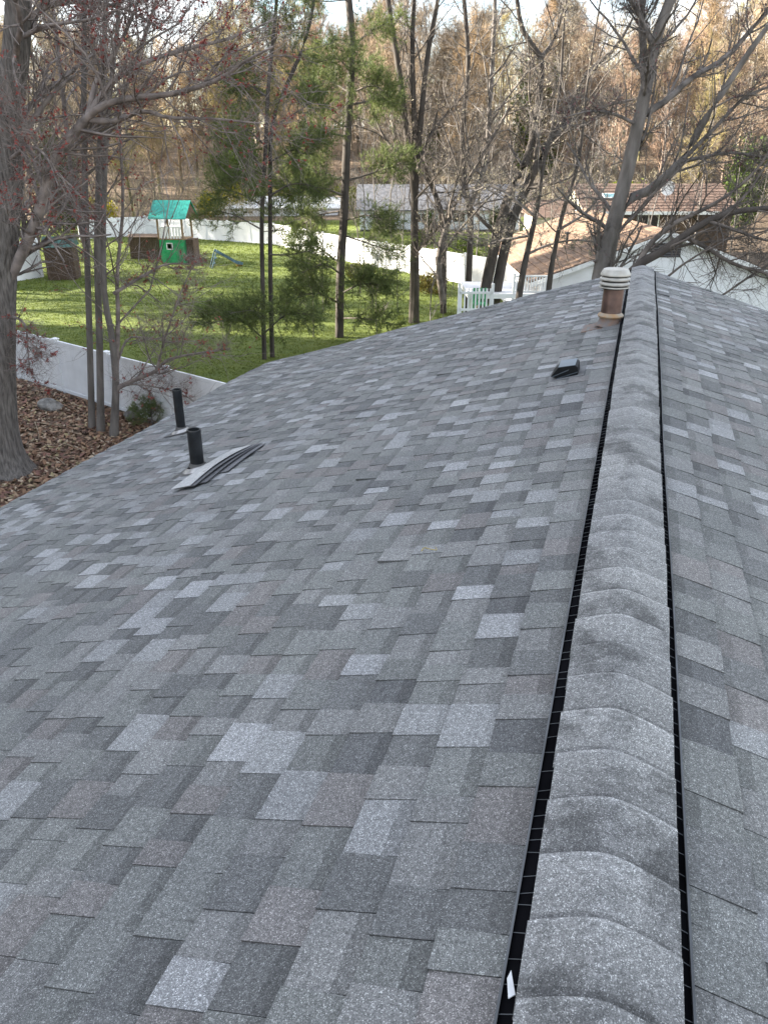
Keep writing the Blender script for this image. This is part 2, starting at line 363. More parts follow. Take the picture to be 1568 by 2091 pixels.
tag(link('shingle_field', mesh_from('shingle_field', fV, fF, [M['shingle']], colors=np.array(fC)), house), kind='stuff')

# ridge vent with its cap shingles
vent = MB(); HWc, HWv = .1205, .1525
def vz(x, y, l=0): return ZR-SL*abs(x-XR)+sag(y)+l
ysv = np.linspace(YN, YF, 80)
vb = []
for y in ysv:
    for dx in (-HWv, -HWc+.012, 0, HWc-.012, HWv):
        vb.append((XR+dx, y, vz(XR+dx, y, .004 if abs(dx) == HWv else .006)))
vF = np.array([(j*5+i, j*5+i+1, (j+1)*5+i+1, (j+1)*5+i) for j in range(len(ysv)-1) for i in range(4)])
rv = link('ridge_vent', mesh_from('ridge_vent', vb, vF, [M['slot']]), house)
for side in (-1, 1):
    lp = MB()
    for a, c in zip(ysv[:-1], ysv[1:]):
        lp.bar((XR+side*HWv, a, vz(XR+HWv, a, .006)), (XR+side*HWv, c, vz(XR+HWv, c, .006)), .0045, .016)
    lp.build('vent_lip', M['lip'], rv)
    rb = MB(); y = YN
    while y < YF:
        x0, x1 = XR+side*(HWc-.01), XR+side*(HWv-.003)
        rb.bar((x0, y, vz(x0, y, .012)), (x1, y+random.uniform(-.004, .004), vz(x1, y, .0085)), .0009, .0012); y += random.uniform(.028, .06)
    tag(rb.build('vent_rib', M['lip'], rv), kind='stuff')
def softabs(x): return math.sqrt(x*x+.024**2)-.006
def cap_mesh(yf, ln, j):
    nu, nv = 14, 6; V = []; yo = random.uniform(-.0015, .0015); tw = random.uniform(-.004, .004); hb = random.uniform(0, .002); wl, wr = HWc+.004+random.uniform(-.002, .002), HWc+.011+random.uniform(-.002, .002)
    for k in range(nv):
        t = k/(nv-1); y = yf-ln*t
        for i in range(nu+1):
            u = i/nu*2-1; x = u*(wr if u > 0 else wl)
            t2 = (0, .05, .25, .48, .68, 1)[k]; t = t2; y = yf-ln*t
            lift = .021+.0145*(1-t)+hb*math.sin(math.pi*t)*(1-.35*u*u)-(.0015 if k == 0 else 0)
            yy = y+tw*u*(1-t)-.014*(u*u)*(1 if t < .9 else .4)
            V.append((XR+x+yo, yy, ZR-SL*softabs(x)+sag(y)+lift-.012*0))
    m = nu+1; F = [(k*m+i, (k+1)*m+i, (k+1)*m+i+1, k*m+i+1) for k in range(nv-1) for i in range(nu)]
    b0 = len(V); V += [(v[0], v[1], v[2]-.007) for v in V[:m]]; F += [(i, i+1, b0+i+1, b0+i) for i in range(nu)]      # far butt edge
    for side, i in ((0, 0), (1, nu)):                                                                          # side edges
        b1 = len(V); V += [(V[k*m+i][0], V[k*m+i][1], V[k*m+i][2]-.006) for k in range(nv)]
        F += [((k*m+i, b1+k, b1+k+1, (k+1)*m+i) if side == 0 else (k*m+i, (k+1)*m+i, b1+k+1, b1+k)) for k in range(nv-1)]
    t = np.array(TONES['m'])*random.uniform(.98, 1.18); C = [t*(1.34, 1.1, 1.02, .93, .72)[min(4, k//nu)] if k < nu*5 else t for k in range(len(F))]  # worn far edge also carries a painted highlight; near rows painted darker as shade
    return V, F, C
y = YF-.01; caps = []
while y > .3:
    caps.append(y); y -= .145+random.uniform(-.003, .003)
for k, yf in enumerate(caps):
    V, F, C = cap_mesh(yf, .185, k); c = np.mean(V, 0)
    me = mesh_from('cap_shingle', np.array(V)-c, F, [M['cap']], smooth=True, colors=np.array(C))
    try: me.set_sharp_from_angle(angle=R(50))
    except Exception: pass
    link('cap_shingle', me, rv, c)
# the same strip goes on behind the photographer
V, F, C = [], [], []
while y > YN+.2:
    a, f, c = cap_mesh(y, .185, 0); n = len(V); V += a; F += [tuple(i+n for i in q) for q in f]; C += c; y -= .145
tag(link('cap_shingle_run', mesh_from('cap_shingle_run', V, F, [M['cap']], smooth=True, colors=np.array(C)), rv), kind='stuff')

# plumbing vents
def vent_pipe(s, y, rad, h):
    p = roof_pt(-1, s, y, .006); m = MB()
    m.lathe([(rad*.82, h-.10), (rad*.82, h), (rad*.97, h+.001), (rad, h-.004), (rad, h-.018), (rad*.985, h-.02), (rad*.985, -.03)], 32)
    o = m.build('vent_pipe', M['pvc'], house, p, True)
    c = MB(); c.lathe([(rad*1.0, .055), (rad*1.12, .052), (rad*1.2, .035), (rad*1.3, .028)], 28); c.build('rubber_collar', M['rubber'], o, None, True)
    c = MB(); n = 28; V = []
    for r_, z_ in ((rad*1.28, .03), (rad*1.75, .008), (rad*1.9, .002)):
        for i in range(n):
            a = 2*math.pi*i/n; dx = r_*math.cos(a)*(1.25 if math.cos(a) < 0 else 1); V.append((dx, r_*math.sin(a), z_+SL*dx))
    c.add(V, [(j*n+i, j*n+(i+1) % n, (j+1)*n+(i+1) % n, (j+1)*n+i) for j in range(2) for i in range(n)]); c.build('flashing_cone', M['lead'], o, None, True)
    w = rad*2.6; c = MB(); c.add([(-w*1.15, -w, -SL*w*1.15+.003), (w*.9, -w, SL*w*.9+.003), (w*.9, w, SL*w*.9+.003), (-w*1.15, w, -SL*w*1.15+.003)], [(0, 1, 2, 3)])
    c.add([(-w*1.15, -w, -SL*w*1.15+.003), (-w*1.15, w, -SL*w*1.15+.003), (-w*1.15, w, -SL*w*1.15-.004), (-w*1.15, -w, -SL*w*1.15-.004)], [(0, 1, 2, 3)])
    c.build('flashing_plate', M['rubber'], o)
    return o
vent_pipe(4.353, 6.32, .045, .43); vent_pipe(3.18, 4.74, .052, .315)
# flue with its ribbed cap
p = roof_pt(-1, .245, 6.80, .0)
FR, FZ = .86, .80
def flu(pr): return [(a*FR, b*FZ) for a, b in pr]
fl = MB(); fl.lathe(flu([(.094, .38), (.098, .1), (.099, -.06)]), 36); fl = fl.build('flue', M['rust'], house, p, True)
c = MB(); c.lathe(flu([(.096, .125), (.118, .105), (.124, .092), (.118, .078), (.10, .07)]), 36); c.build('storm_collar', M['rustband'], fl, None, True)
c = MB(); c.lathe(flu([(.101, .085), (.104, .05), (.115, .02), (.15, -.005)]), 36); c.build('flue_boot', M['rustflash'], fl, None, True)
c = MB(); c.add([(-.22, -.11, -.22*SL+.007), (.06, -.11, .06*SL+.007), (.06, .17, .06*SL+.007), (-.22, .17, -.22*SL+.007), (-.22, -.11, -.22*SL-.006), (-.22, .17, -.22*SL-.006), (.06, -.11, .06*SL-.006)], [(0, 1, 2, 3), (0, 3, 5, 4), (0, 4, 6, 1)]); c.build('flue_flashing', M['rustflash'], fl)
c = MB(); pr = [(.0, .568), (.098, .565), (.116, .558), (.139, .515), (.142, .503), (.140, .498), (.124, .496)]
c.lathe(flu(pr), 40); cp_ = c.build('flue_cap', M['galv'], fl, None, True)
for z in (.452, .404):
    c = MB(); c.lathe(flu([(.118, z+.033), (.132, z+.031), (.143, z+.014), (.142, z+.004), (.138, z), (.118, z-.002)]), 40); c.build('cap_ring', M['galv'], cp_, None, True)
c = MB(); c.lathe(flu([(.118, .391), (.139, .388), (.141, .379), (.118, .374)]), 40); c.build('cap_base_ring', M['galv'], cp_, None, True)
c = MB(); c.lathe(flu([(.116, .50), (.116, .365)]), 32); c.build('cap_core', M['black'], cp_, None, True)
# box vent: hood open on its downhill side
p = roof_pt(-1, .455, 5.17, 0)
ang = math.atan(SL)
def tilt(V): V = [(v[0]*.86, v[1]*.86, v[2]*.82) for v in V]; return [(v[0]*math.cos(ang)-v[2]*math.sin(ang), v[1], v[0]*math.sin(ang)+v[2]*math.cos(ang)) for v in V]
c = MB(); prof = [(-.115, .038), (-.075, .012), (.09, .005), (.10, .07), (.085, .088), (-.04, .098)]
c.prism(prof, 0, .22); c.V = tilt(c.V); bv = c.build('box_vent', M['hood'], house, p, bevel=.004)
c = MB(); c.prism([(-.042, .099), (.086, .0893), (.087, .0925), (-.042, .1025)], -.004, .224); c.V = tilt(c.V); c.build('hood_top', M['ventmetal'], bv)
c = MB(); c.box(-.14, .14, -.05, .27, .005, .009); c.V = tilt(c.V); c.build('flange', M['flange'], bv)
c = MB(); c.bar((-.105, -.003, .034), (.03, -.003, .062), .004, .004).bar((-.07, -.003, .012), (.095, -.003, .03), .004, .004); c.V = tilt(c.V); c.build('edge_highlight', M['ventmetal'], bv)  # pale bars stand in for highlights along the hood edges

# loose shingle strips left lying by the vent pipe
LOOSE = [('pale grey shingle strip bowed up on top of the loose pile', 2.965, 4.63, .16, .84, .030, .026, 0, (.46, .455, .44)),
         ('dark grey shingle strip second in the loose pile beside the vent pipe', 2.93, 4.64, .17, .84, .021, .022, -.01, (.13, .13, .135)),
         ('dark shingle strip third in the loose pile, under the bowed ones', 2.89, 4.70, .16, .84, .013, .016, .012, (.105, .105, .11)),
         ('broad dark shingle lying flat at the bottom of the loose pile', 2.85, 4.78, .19, .62, .009, .006, .02, (.15, .15, .155))]
for lab, s, y, w, ln, lift, bow, rot, tone in LOOSE:
    V, F = [], []; nu, nv = 14, 4
    for k in range(2):
        for i in range(nu+1):
            t = i/nu*2-1
            for jx in range(nv+1):
                q = jx/nv*2-1; ss = s-q*w/2+rot*t*4*.25+.10*0; yy = y+t*ln/2
                l = lift+bow*(1-t*t)**1.2*(.75+.25*q)+.012*max(0, q)*0
                l = max(l, .008)+.004*(1-k)
                V.append(house_to_world(roof_pt(-1, ss-.02*t, yy, l)))
    m = (nu+1)*(nv+1); ix = lambda k, i, j: k*m+i*(nv+1)+j
    for i in range(nu):
        for j in range(nv):
            F.append((ix(0, i, j), ix(0, i, j+1), ix(0, i+1, j+1), ix(0, i+1, j))); F.append((ix(1, i, j), ix(1, i+1, j), ix(1, i+1, j+1), ix(1, i, j+1)))
        F.append((ix(0, i, 0), ix(0, i+1, 0), ix(1, i+1, 0), ix(1, i, 0))); F.append((ix(0, i, nv), ix(1, i, nv), ix(1, i+1, nv), ix(0, i+1, nv)))
    for j in range(nv):
        F.append((ix(0, 0, j), ix(1, 0, j), ix(1, 0, j+1), ix(0, 0, j+1))); F.append((ix(0, nu, j), ix(0, nu, j+1), ix(1, nu, j+1), ix(1, nu, j)))
    c = np.mean(V, 0); C = np.tile(np.array(tone), (len(F), 1))
    tag(link('loose_shingle', mesh_from('loose_shingle', np.array(V)-c, F, [M['shingle']], colors=C), None, c), lab, 'shingle', 'loose shingle strips on the roof')

# ------------------------------------------------------------------ fences
def fence(name, label, pts, h, step, group=None, post=.13):
    pts = [np.array(p, float) for p in pts]; base = pts[0]
    f = thing(name, label, 'fence', base, 0, group)
    seg = []
    for a, c in zip(pts[:-1], pts[1:]):
        n = max(1, round(np.linalg.norm(c-a)/step)); seg += [a+(c-a)*i/n for i in range(n)]
    seg.append(pts[-1])
    for i, p in enumerate(seg):
        q = p-base; d = (seg[min(i+1, len(seg)-1)]-seg[max(i-1, 0)]); rz = math.atan2(d[1], d[0])
        o = MB().box(-post/2, post/2, -post/2, post/2, -.1, h+.03).build('post', M['white'], f, q, bevel=.006); o.rotation_euler.z = rz
        k = post/2+.02; c = MB().box(-k, k, -k, k, h+.03, h+.05); c.add([(-k, -k, h+.05), (k, -k, h+.05), (k, k, h+.05), (-k, k, h+.05), (0, 0, h+.085)], [(0, 1, 4), (1, 2, 4), (2, 3, 4), (3, 0, 4)])
        c.build('post_cap', M['white'], o)
        if i < len(seg)-1:
            e = seg[i+1]-p; L = np.linalg.norm(e); rz = math.atan2(e[1], e[0])
            m = MB(); x = post/2-.005; nb = max(3, round((L-post)/.3)); bw = (L-2*x)/nb
            for k in range(nb): m.box(x+k*bw+.003, x+(k+1)*bw-.003, -.018, .018, .08, h-.08)
            m.box(x, L-x, -.012, .012, .08, h-.08)
            o = m.build('panel', M['white'], f, q); o.rotation_euler.z = rz
            for nm, z0, z1 in (('top_rail', h-.10, h), ('bottom_rail', .02, .12)):
                o = MB().box(x, L-x, -.03, .03, z0, z1).build(nm, M['white'], f, q, bevel=.006); o.rotation_euler.z = rz
    return f
Pa = FA-fd*9.7; Pb = FB+fd*11
fence('vinyl_fence', 'white vinyl privacy fence along the leaf-covered bed beside the house', [Pa, Pb], 1.5, 2.42)
far = [onground(1010, 592), onground(700, 533), onground(560, 500), onground(300, 481), onground(165, 489)]
fence('vinyl_fence', 'long white vinyl fence running behind the lawn and the play tower', far, 1.5, 2.5)
fence('vinyl_fence', 'tall white fence panel beside the dark brown shed', [onground(-20, 592)+np.array((-1.2, 0, 0)), onground(88, 567)], 2.0, 2.6)

# ------------------------------------------------------------------ play tower, sheds, slide
def W2(x, y): return onground(x, y)
c = W2(365, 535); t = thing('play_tower', 'play tower with green cabin, white railing and turquoise roof', 'playset', c, R(-8))
w = .78; m = MB().box(-w, w, -.03, .03, .0, 1.4); m = MB()
for a in ((-w, -.28, 0, 1.4), (.02, w, 0, 1.4), (-.28, .02, 0, .88), (-.28, .02, 1.18, 1.4)): m.box(a[0], a[1], -w-.02, -w+.02, a[2], a[3])
m.box(-w, -w+.04, -w+.03, w, 0, 1.4); m.box(w-.04, w, -w+.03, w, 0, 1.4); m.box(-w+.05, w-.05, w-.04, w, 0, 1.4); m.build('cabin', M['greenpanel'], t)
m = MB().box(-.33, .07, -w-.05, -w-.022, .83, .88).box(-.33, .07, -w-.05, -w-.022, 1.18, 1.23).box(-.33, -.28, -w-.05, -w-.022, .88, 1.18).box(.02, .07, -w-.05, -w-.022, .88, 1.18); m.build('window_frame', M['trim'], t)
MB().box(-w-.05, w+.05, -w-.05, w+.05, 1.41, 1.47).build('deck', M['timber'], t)
for i in range(9):
    x = -w+.02+i*(2*w-.04)/8; MB().box(x-.055, x+.055, -w-.02, -w+.01, 1.475, 2.1).build('slat', M['white'], t)
    MB().box(-w-.03, -w, x-.055, x+.055, 1.475, 2.1).build('slat', M['white'], t)
MB().box(-w-.04, w+.04, -w-.04, -w+.03, 2.105, 2.16).build('rail', M['white'], t)
for a in (-w, w):
    for b_ in (-w, w): MB().box(a-.05, a+.05, b_-.05, b_+.05, 1.475, 2.72).build('post', M['timber'], t)
m = MB()
for i in range(15):
    x0 = -1.2+i*.16
    m.add([(x0, -1.15, 2.62), (x0+.15, -1.15, 2.62), (x0+.15, 0, 3.60), (x0, 0, 3.60), (x0, -1.15, 2.66), (x0+.15, -1.15, 2.66), (x0+.15, 0, 3.64), (x0, 0, 3.64)], [(0, 3, 2, 1), (4, 5, 6, 7), (0, 1, 5, 4), (1, 2, 6, 5), (3, 0, 4, 7)])
    m.add([(x0, 1.15, 2.62), (x0+.15, 1.15, 2.62), (x0+.15, 0.01, 3.60), (x0, .01, 3.60), (x0, 1.15, 2.66), (x0+.15, 1.15, 2.66), (x0+.15, .01, 3.64), (x0, .01, 3.64)], [(0, 1, 2, 3), (7, 6, 5, 4), (4, 5, 1, 0), (5, 6, 2, 1), (0, 3, 7, 4)])
m.build('roof', M['turq'], t)
m = MB().add([(1.12, -1.0, 2.66), (1.12, 1.0, 2.66), (1.12, 0, 3.5), (1.08, -1, 2.66), (1.08, 1, 2.66), (1.08, 0, 3.5)], [(0, 1, 2), (5, 4, 3), (0, 3, 4, 1), (1, 4, 5, 2), (2, 5, 3, 0)]); m.build('roof_gable', M['brownwall'], t)
m = MB().box(w+.06, w+.5, -.5, .5, 0, 1.42); m.build('climbing_wall', M['brownwall'], t)
c = W2(468, 546); t = thing('toy_slide', 'small blue and yellow plastic slide on the lawn near play tower', 'slide', c, R(25))
m = MB(); pr = [(-.75, .95), (-.2, .62), (.45, .22), (.8, .14)]
for a, b_ in zip(pr[:-1], pr[1:]): m.add([(a[0], -.22, a[1]), (b_[0], -.22, b_[1]), (b_[0], .22, b_[1]), (a[0], .22, a[1]), (a[0], -.22, a[1]-.05), (b_[0], -.22, b_[1]-.05), (b_[0], .22, b_[1]-.05), (a[0], .22, a[1]-.05)], [(0, 1, 2, 3), (7, 6, 5, 4), (0, 4, 5, 1), (3, 2, 6, 7)])
m.build('chute', M['yellow'], t)
for sy in (-.25, .25):
    m = MB()
    for a, b_ in zip(pr[:-1], pr[1:]): m.bar((a[0], sy, a[1]+.06), (b_[0], sy, b_[1]+.06), .05, .16)
    m.build('side_rail', M['blue'], t)
    MB().bar((-.75, sy, .95), (-1.1, sy, -.02), .06).build('leg', M['blue'], t)
for z in (.3, .6): MB().box(-1.02+.35*z, -.94+.35*z, -.22, .22, z-.03, z+.03).build('step', M['blue'], t)
MB().bar((.6, 0, .12), (.6, 0, -.02), .3, .06).build('foot', M['yellow'], t)

def shed(name, label, loc, w, d, h, rh, wallm, roofm, rz=0, door=True):
    t = thing(name, label, 'shed', loc, rz)
    n = max(4, int(w/.22)); 
    m = MB().box(-w/2, w/2, -d/2, d/2, -.1, h); m.build('wall', wallm, t)
    for i in range(n):
        x0 = -w/2+i*w/n; MB().box(x0+.008, x0+w/n-.008, -d/2-.02, -d/2-.002, 0, h-.02).build('board', wallm, t)
    m = MB().add([(-w/2-.12, -d/2-.14, h-.03), (w/2+.12, -d/2-.14, h-.03), (w/2+.12, 0, h+rh), (-w/2-.12, 0, h+rh), (-w/2-.12, d/2+.14, h-.03), (w/2+.12, d/2+.14, h-.03)], [(0, 1, 2, 3), (3, 2, 5, 4), (0, 3, 4), (1, 5, 2), (0, 4, 5, 1)])
    m.build('roof', roofm, t)
    if door: MB().box(-.35, .35, -d/2-.05, -d/2-.022, .02, h-.25).build('door', wallm, t)
    return t
shed('garden_shed', 'dark brown garden shed with dark green roof beside white fence panel', W2(118, 574)+np.array((.1, .9, 0)), 1.45, 1.5, 1.75, .45, M['brownwall'], M['greenroof'], R(10))
shed('storage_lean_to', 'low brown board storage shed left of the play tower', W2(300, 531)+np.array((0, .8, 0)), 2.1, 1.2, 1.42, .12, M['brownwall'], M['brownwall'], R(-3), False)

# ------------------------------------------------------------------ houses behind
def window(t, x0, x1, y, z0, z1, n=2):                   # on a wall facing -y
    o = MB().box(x0, x1, y-.03, y-.004, z0, z1).build('window', M['glass'], t)
    m = MB().box(x0-.07, x1+.07, y-.05, y-.002, z1, z1+.07).box(x0-.07, x1+.07, y-.05, y-.002, z0-.07, z0).box(x0-.07, x0, y-.05, y-.002, z0, z1).box(x1, x1+.07, y-.05, y-.002, z0, z1)
    for i in range(1, n): xx = x0+(x1-x0)*i/n; m.box(xx-.02, xx+.02, y-.045, y-.031, z0, z1)
    m.build('window_frame', M['trim'], o)
def siding(t, x0, x1, y, z0, z1, mt, step=.2):           # lap siding: each course leans out at its foot
    m = MB(); z = z0
    while z < z1-.01:
        e = min(z+step, z1); m.add([(x0, y-.022, z), (x1, y-.022, z), (x1, y-.004, e), (x0, y-.004, e), (x0, y, z), (x1, y, z)], [(0, 1, 2, 3), (0, 4, 5, 1)]); z = e
    return m
# white gable-end neighbour with tan roof
FH = 30.; ap = at(1365, 470, FH); el = at(1085, 572, FH); hw = (ap[0]-el[0]); pit = (ap[2]-el[2])/hw
t = thing('neighbour_house', 'white gable-ended house with tan shingle roof, right behind the ridge', 'house', (ap[0], FH, -.8)); G = .8
ez, az_ = el[2]+G, ap[2]+G; D = 13.
MB().box(-hw+.35, hw-.35, .02, D-.3, -.2, ez+.02).build('wall', M['wall'], t)
m = MB(); k = hw-.35; z = 0
while z < az_-.12:
    e = z+.2
    xa = k if z < ez+.1 else k*(az_-.1-z)/(az_-.1-ez-.1); xb = k if e < ez+.1 else max(.01, k*(az_-.1-e)/(az_-.1-ez-.1))
    m.add([(-xa, -.004, z), (xa, -.004, z), (xb, .014, e), (-xb, .014, e), (-xa, .02, z), (xa, .02, z)], [(0, 1, 2, 3), (0, 4, 5, 1)]); z = e
m.build('siding', M['wall'], t)
for s in (-1, 1):
    m = MB(); o_ = .35
    V = [(0, -o_, az_), (s*(hw+.1), -o_, ez-.03), (s*(hw+.1), D, ez-.03), (0, D, az_)]; V += [(v[0], v[1], v[2]-.05) for v in V]
    m.add(V, [(0, 1, 2, 3) if s < 0 else (3, 2, 1, 0), (4, 7, 6, 5) if s < 0 else (5, 6, 7, 4), (0, 4, 5, 1), (1, 5, 6, 2)]); rf = m.build('roof_slope', M['tanroof'], t)
    nr = 16                                              # courses of shingles, each a step
    for i in range(nr):
        m = MB(); a0, a1 = i/nr, (i+1)/nr
        pt = lambda a, l: (s*(hw+.1)*a, az_+(ez-.03-az_)*a+l)
        p0, p1, = pt(a0, .004), pt(a1, .03)
        m.add([(p0[0], -o_, p0[1]), (p1[0], -o_, p1[1]), (p1[0], D, p1[1]), (p0[0], D, p0[1]), (p1[0], -o_, p1[1]-.03), (p1[0], D, p1[1]-.03)], [(0, 1, 2, 3), (1, 4, 5, 2)]); m.build('shingle_course', M['tanroof'], rf)
    MB().bar((0, -o_-.012, az_-.10), (s*(hw+.1), -o_-.012, ez-.13), .022, .16).build('rake_trim', M['trim'], t)
m = MB().box(-.55, .55, -.03, -.008, az_-.95, az_-.45); vt = m.build('gable_vent', M['deck'], t)
for i in range(5): MB().bar((-.54, -.045, az_-.90+i*.09), (.54, -.045, az_-.90+i*.09), .03, .03).build('slat', M['greyroof'], vt)
m = MB(); m.lathe([(.05, .5), (.055, 0)], 12, (-hw*.55, 4.5, ez+(az_-ez)*.42)); m.lathe([(.12, .5), (.12, .56), (.0, .6)], 12, (-hw*.55, 4.5, ez+(az_-ez)*.42)); m.build('roof_pipe', M['black'], t)
# brown-roofed house with skylight behind it
FB2 = 50.; a = at(1200, 432, FB2); b_ = at(1200, 386, FB2+3.5); x1 = at(1500, 432, FB2)[0]
t = thing('neighbour_house', 'house with brown shingle roof, skylight and pale corner, beyond the white gable house', 'house', (a[0], FB2, 0)); L = x1-a[0]; ze = a[2]
zr = b_[2]+.2
MB().box(0, L, .3, 7, -.3, ze).build('wall', M['brownwall'], t)
MB().add([(0, .3, ze), (L, .3, ze), (L, 7, ze), (0, 7, ze), (0, 3.65, zr), (L, 3.65, zr)], [(0, 4, 3), (1, 2, 5), (0, 1, 5, 4), (2, 3, 4, 5)]).build('gable', M['yellowwall'], t)
for s in (0, 1):
    y0, y1 = (-.25, 3.65) if s == 0 else (7.5, 3.65)
    rf = MB().add([(-.3, y0, ze), (L+.3, y0, ze), (L+.3, y1, zr+.12), (-.3, y1, zr+.12), (-.3, y0, ze-.1), (L+.3, y0, ze-.1), (L+.3, y1, zr+.02), (-.3, y1, zr+.02)], [(0, 1, 2, 3), (0, 4, 5, 1), (0, 3, 7, 4), (1, 5, 6, 2)]).build('roof_slope', M['brownroof'], t)
    for i in range(10):
        q0, q1 = i/10, (i+1)/10; ya, yb = y1+(y0-y1)*q0, y1+(y0-y1)*q1; za, zb = zr+.12+(ze-zr-.12)*q0, zr+.12+(ze-zr-.12)*q1
        MB().add([(-.3, ya, za+.005), (L+.3, ya, za+.005), (L+.3, yb, zb+.035), (-.3, yb, zb+.035), (-.3, yb, zb), (L+.3, yb, zb)], [(0, 1, 2, 3), (3, 2, 5, 4)]).build('shingle_course', M['brownroof'], rf)
MB().box(-.3, L+.3, -.30, -.26, ze-.16, ze+.02).build('fascia', M['trim'], t)
MB().box(-.34, -.31, -.25, 3.6, ze-.1, ze+.06).build('rake_trim', M['trim'], t)
MB().box(-.06, .10, .22, .29, 0, ze-.17).build('corner_board', M['trim'], t)
window(t, .5, 1.9, .3, ze-1.15, ze-.22, 2); window(t, 3.2, 4.4, .3, ze-1.15, ze-.22, 2)
sx_ = at(1245, 404, FB2+1.5)[0]-a[0]; sy = 1.7; sz = ze+(zr+.12-ze)*(sy+.25)/3.9
o = MB().box(-.4, .4, -.35, .35, .04, .12).build('skylight', M['trim'], t, (sx_, sy, sz)); o.rotation_euler.x = math.atan2(zr-ze, 3.9)
o = MB().box(-.34, .34, -.29, .29, .122, .13).build('pane', M['skyl'], o)
MB().box(-2.9, -.35, 1.2, 5.5, -.3, ze-.35).build('wing_wall', M['yellowwall'], t)
MB().add([(-3.1, .9, ze-.4), (-.32, .9, ze-.4), (-.32, 3.3, ze+.5), (-3.1, 3.3, ze+.5), (-3.1, 5.8, ze-.4), (-.32, 5.8, ze-.4)], [(0, 1, 2, 3), (3, 2, 5, 4), (0, 3, 4), (1, 5, 2), (0, 4, 5, 1)]).build('wing_roof', M['brownroof'], t)
window(t, -2.0, -.8, 1.2, .9, ze-.6, 2)
dp = at(1356, 412, FB2+1.2); d = thing('satellite_dish', 'round white satellite dish standing on the brown roof', 'satellite dish', (dp[0], FB2+1.1, ze+(zr+.12-ze)*(1.35)/3.9+.06))
MB().bar((0, 0, -.03), (0, -.1, .72), .05).build('mast', M['greyroof'], d)
m = MB(); n = 20; V = [(0, -.12, .72)]+[(rr*math.cos(2*math.pi*i/n)*1.0, -.12-(rr*rr)*.35, .72+rr*math.sin(2*math.pi*i/n)) for rr in (.2, .42) for i in range(n)]
m.add(V, [(0, 1+i, 1+(i+1) % n) for i in range(n)]+[(1+i, 1+n+i, 1+n+(i+1) % n, 1+(i+1) % n) for i in range(n)]); di = m.build('dish', M['trim'], d); sm = di.modifiers.new('thick', 'SOLIDIFY'); sm.thickness = .02
# pale long house across the far lawn
def long_house(label, x0p, x1p, ybase, ytop, yeave, fwd, roofm, wallm, nwin, rz=0, z0=0.):
    a = at(x0p, ybase, fwd); b_ = at(x1p, ybase, fwd); ev = at(x0p, yeave, fwd)[2]; rg = at(x0p, ytop, fwd+3)[2]; L = b_[0]-a[0]
    t = thing('far_house', label, 'house', (a[0], fwd, z0), rz); ev -= z0; rg -= z0
    MB().box(0, L, 0, 6, -.4, ev).build('wall', wallm, t); siding(t, 0, L, 0, .2, ev-.02, wallm).build('siding', wallm, t)
    MB().add([(0, 0, ev), (L, 0, ev), (L, 6, ev), (0, 6, ev), (0, 3, rg-.05), (L, 3, rg-.05)], [(0, 4, 3), (1, 2, 5), (0, 1, 5, 4), (2, 3, 4, 5)]).build('gable', wallm, t)
    MB().add([(-.3, -.4, ev-.08), (L+.3, -.4, ev-.08), (L+.3, 3, rg), (-.3, 3, rg), (-.3, 6.4, ev-.08), (L+.3, 6.4, ev-.08), (-.3, -.4, ev), (L+.3, -.4, ev), (L+.3, 3, rg+.08), (-.3, 3, rg+.08), (-.3, 6.4, ev), (L+.3, 6.4, ev)], [(6, 7, 8, 9), (9, 8, 11, 10), (0, 1, 7, 6), (1, 2, 8, 7), (2, 5, 11, 8), (0, 6, 9, 3), (3, 9, 10, 4), (0, 3, 2, 1), (3, 4, 5, 2)]).build('roof', roofm, t)
    for i in range(nwin):
        xx = L*(i+.6)/(nwin+.2); window(t, xx-.5, xx+.5, -.022, ev*.45, ev-.35, 2)
    MB().box(0, L, -.03, -.024, -.3, .18).build('skirting', M['deck'], t)
    return t
long_house('long white house with pale grey roof beyond the far fence', 735, 1060, 478, 378, 428, 72., M['greyroof'], M['wall'], 4)
long_house('white garage with pale roof behind the pine trunks and far fence', 440, 690, 455, 402, 424, 88., M['trim'], M['wall'], 2, 0, 0.)
# grey hip-roofed shelter by the thicket
c = at(1095, 520, 44); t = thing('garden_shelter', 'grey hip-roofed garden shelter behind the tangled branches', 'shelter', (c[0], 44, hill(c[0], 44)))
zg = c[2]-hill(c[0], 44); hw_ = 1.7; tp = at(1095, 478, 45)[2]-hill(c[0], 44)
MB().add([(-hw_, -hw_, zg), (hw_, -hw_, zg), (hw_, hw_, zg), (-hw_, hw_, zg), (-.4, 0, tp), (.4, 0, tp)], [(0, 1, 5, 4), (1, 2, 5), (2, 3, 4, 5), (3, 0, 4), (3, 2, 1, 0)]).build('roof', M['greyroof'], t)
for sx in (-1, 1):
    for sy in (-1, 1): MB().box(sx*1.5-.06, sx*1.5+.06, sy*1.5-.06, sy*1.5+.06, -.1, zg+.04).build('post', M['brownwall'], t)
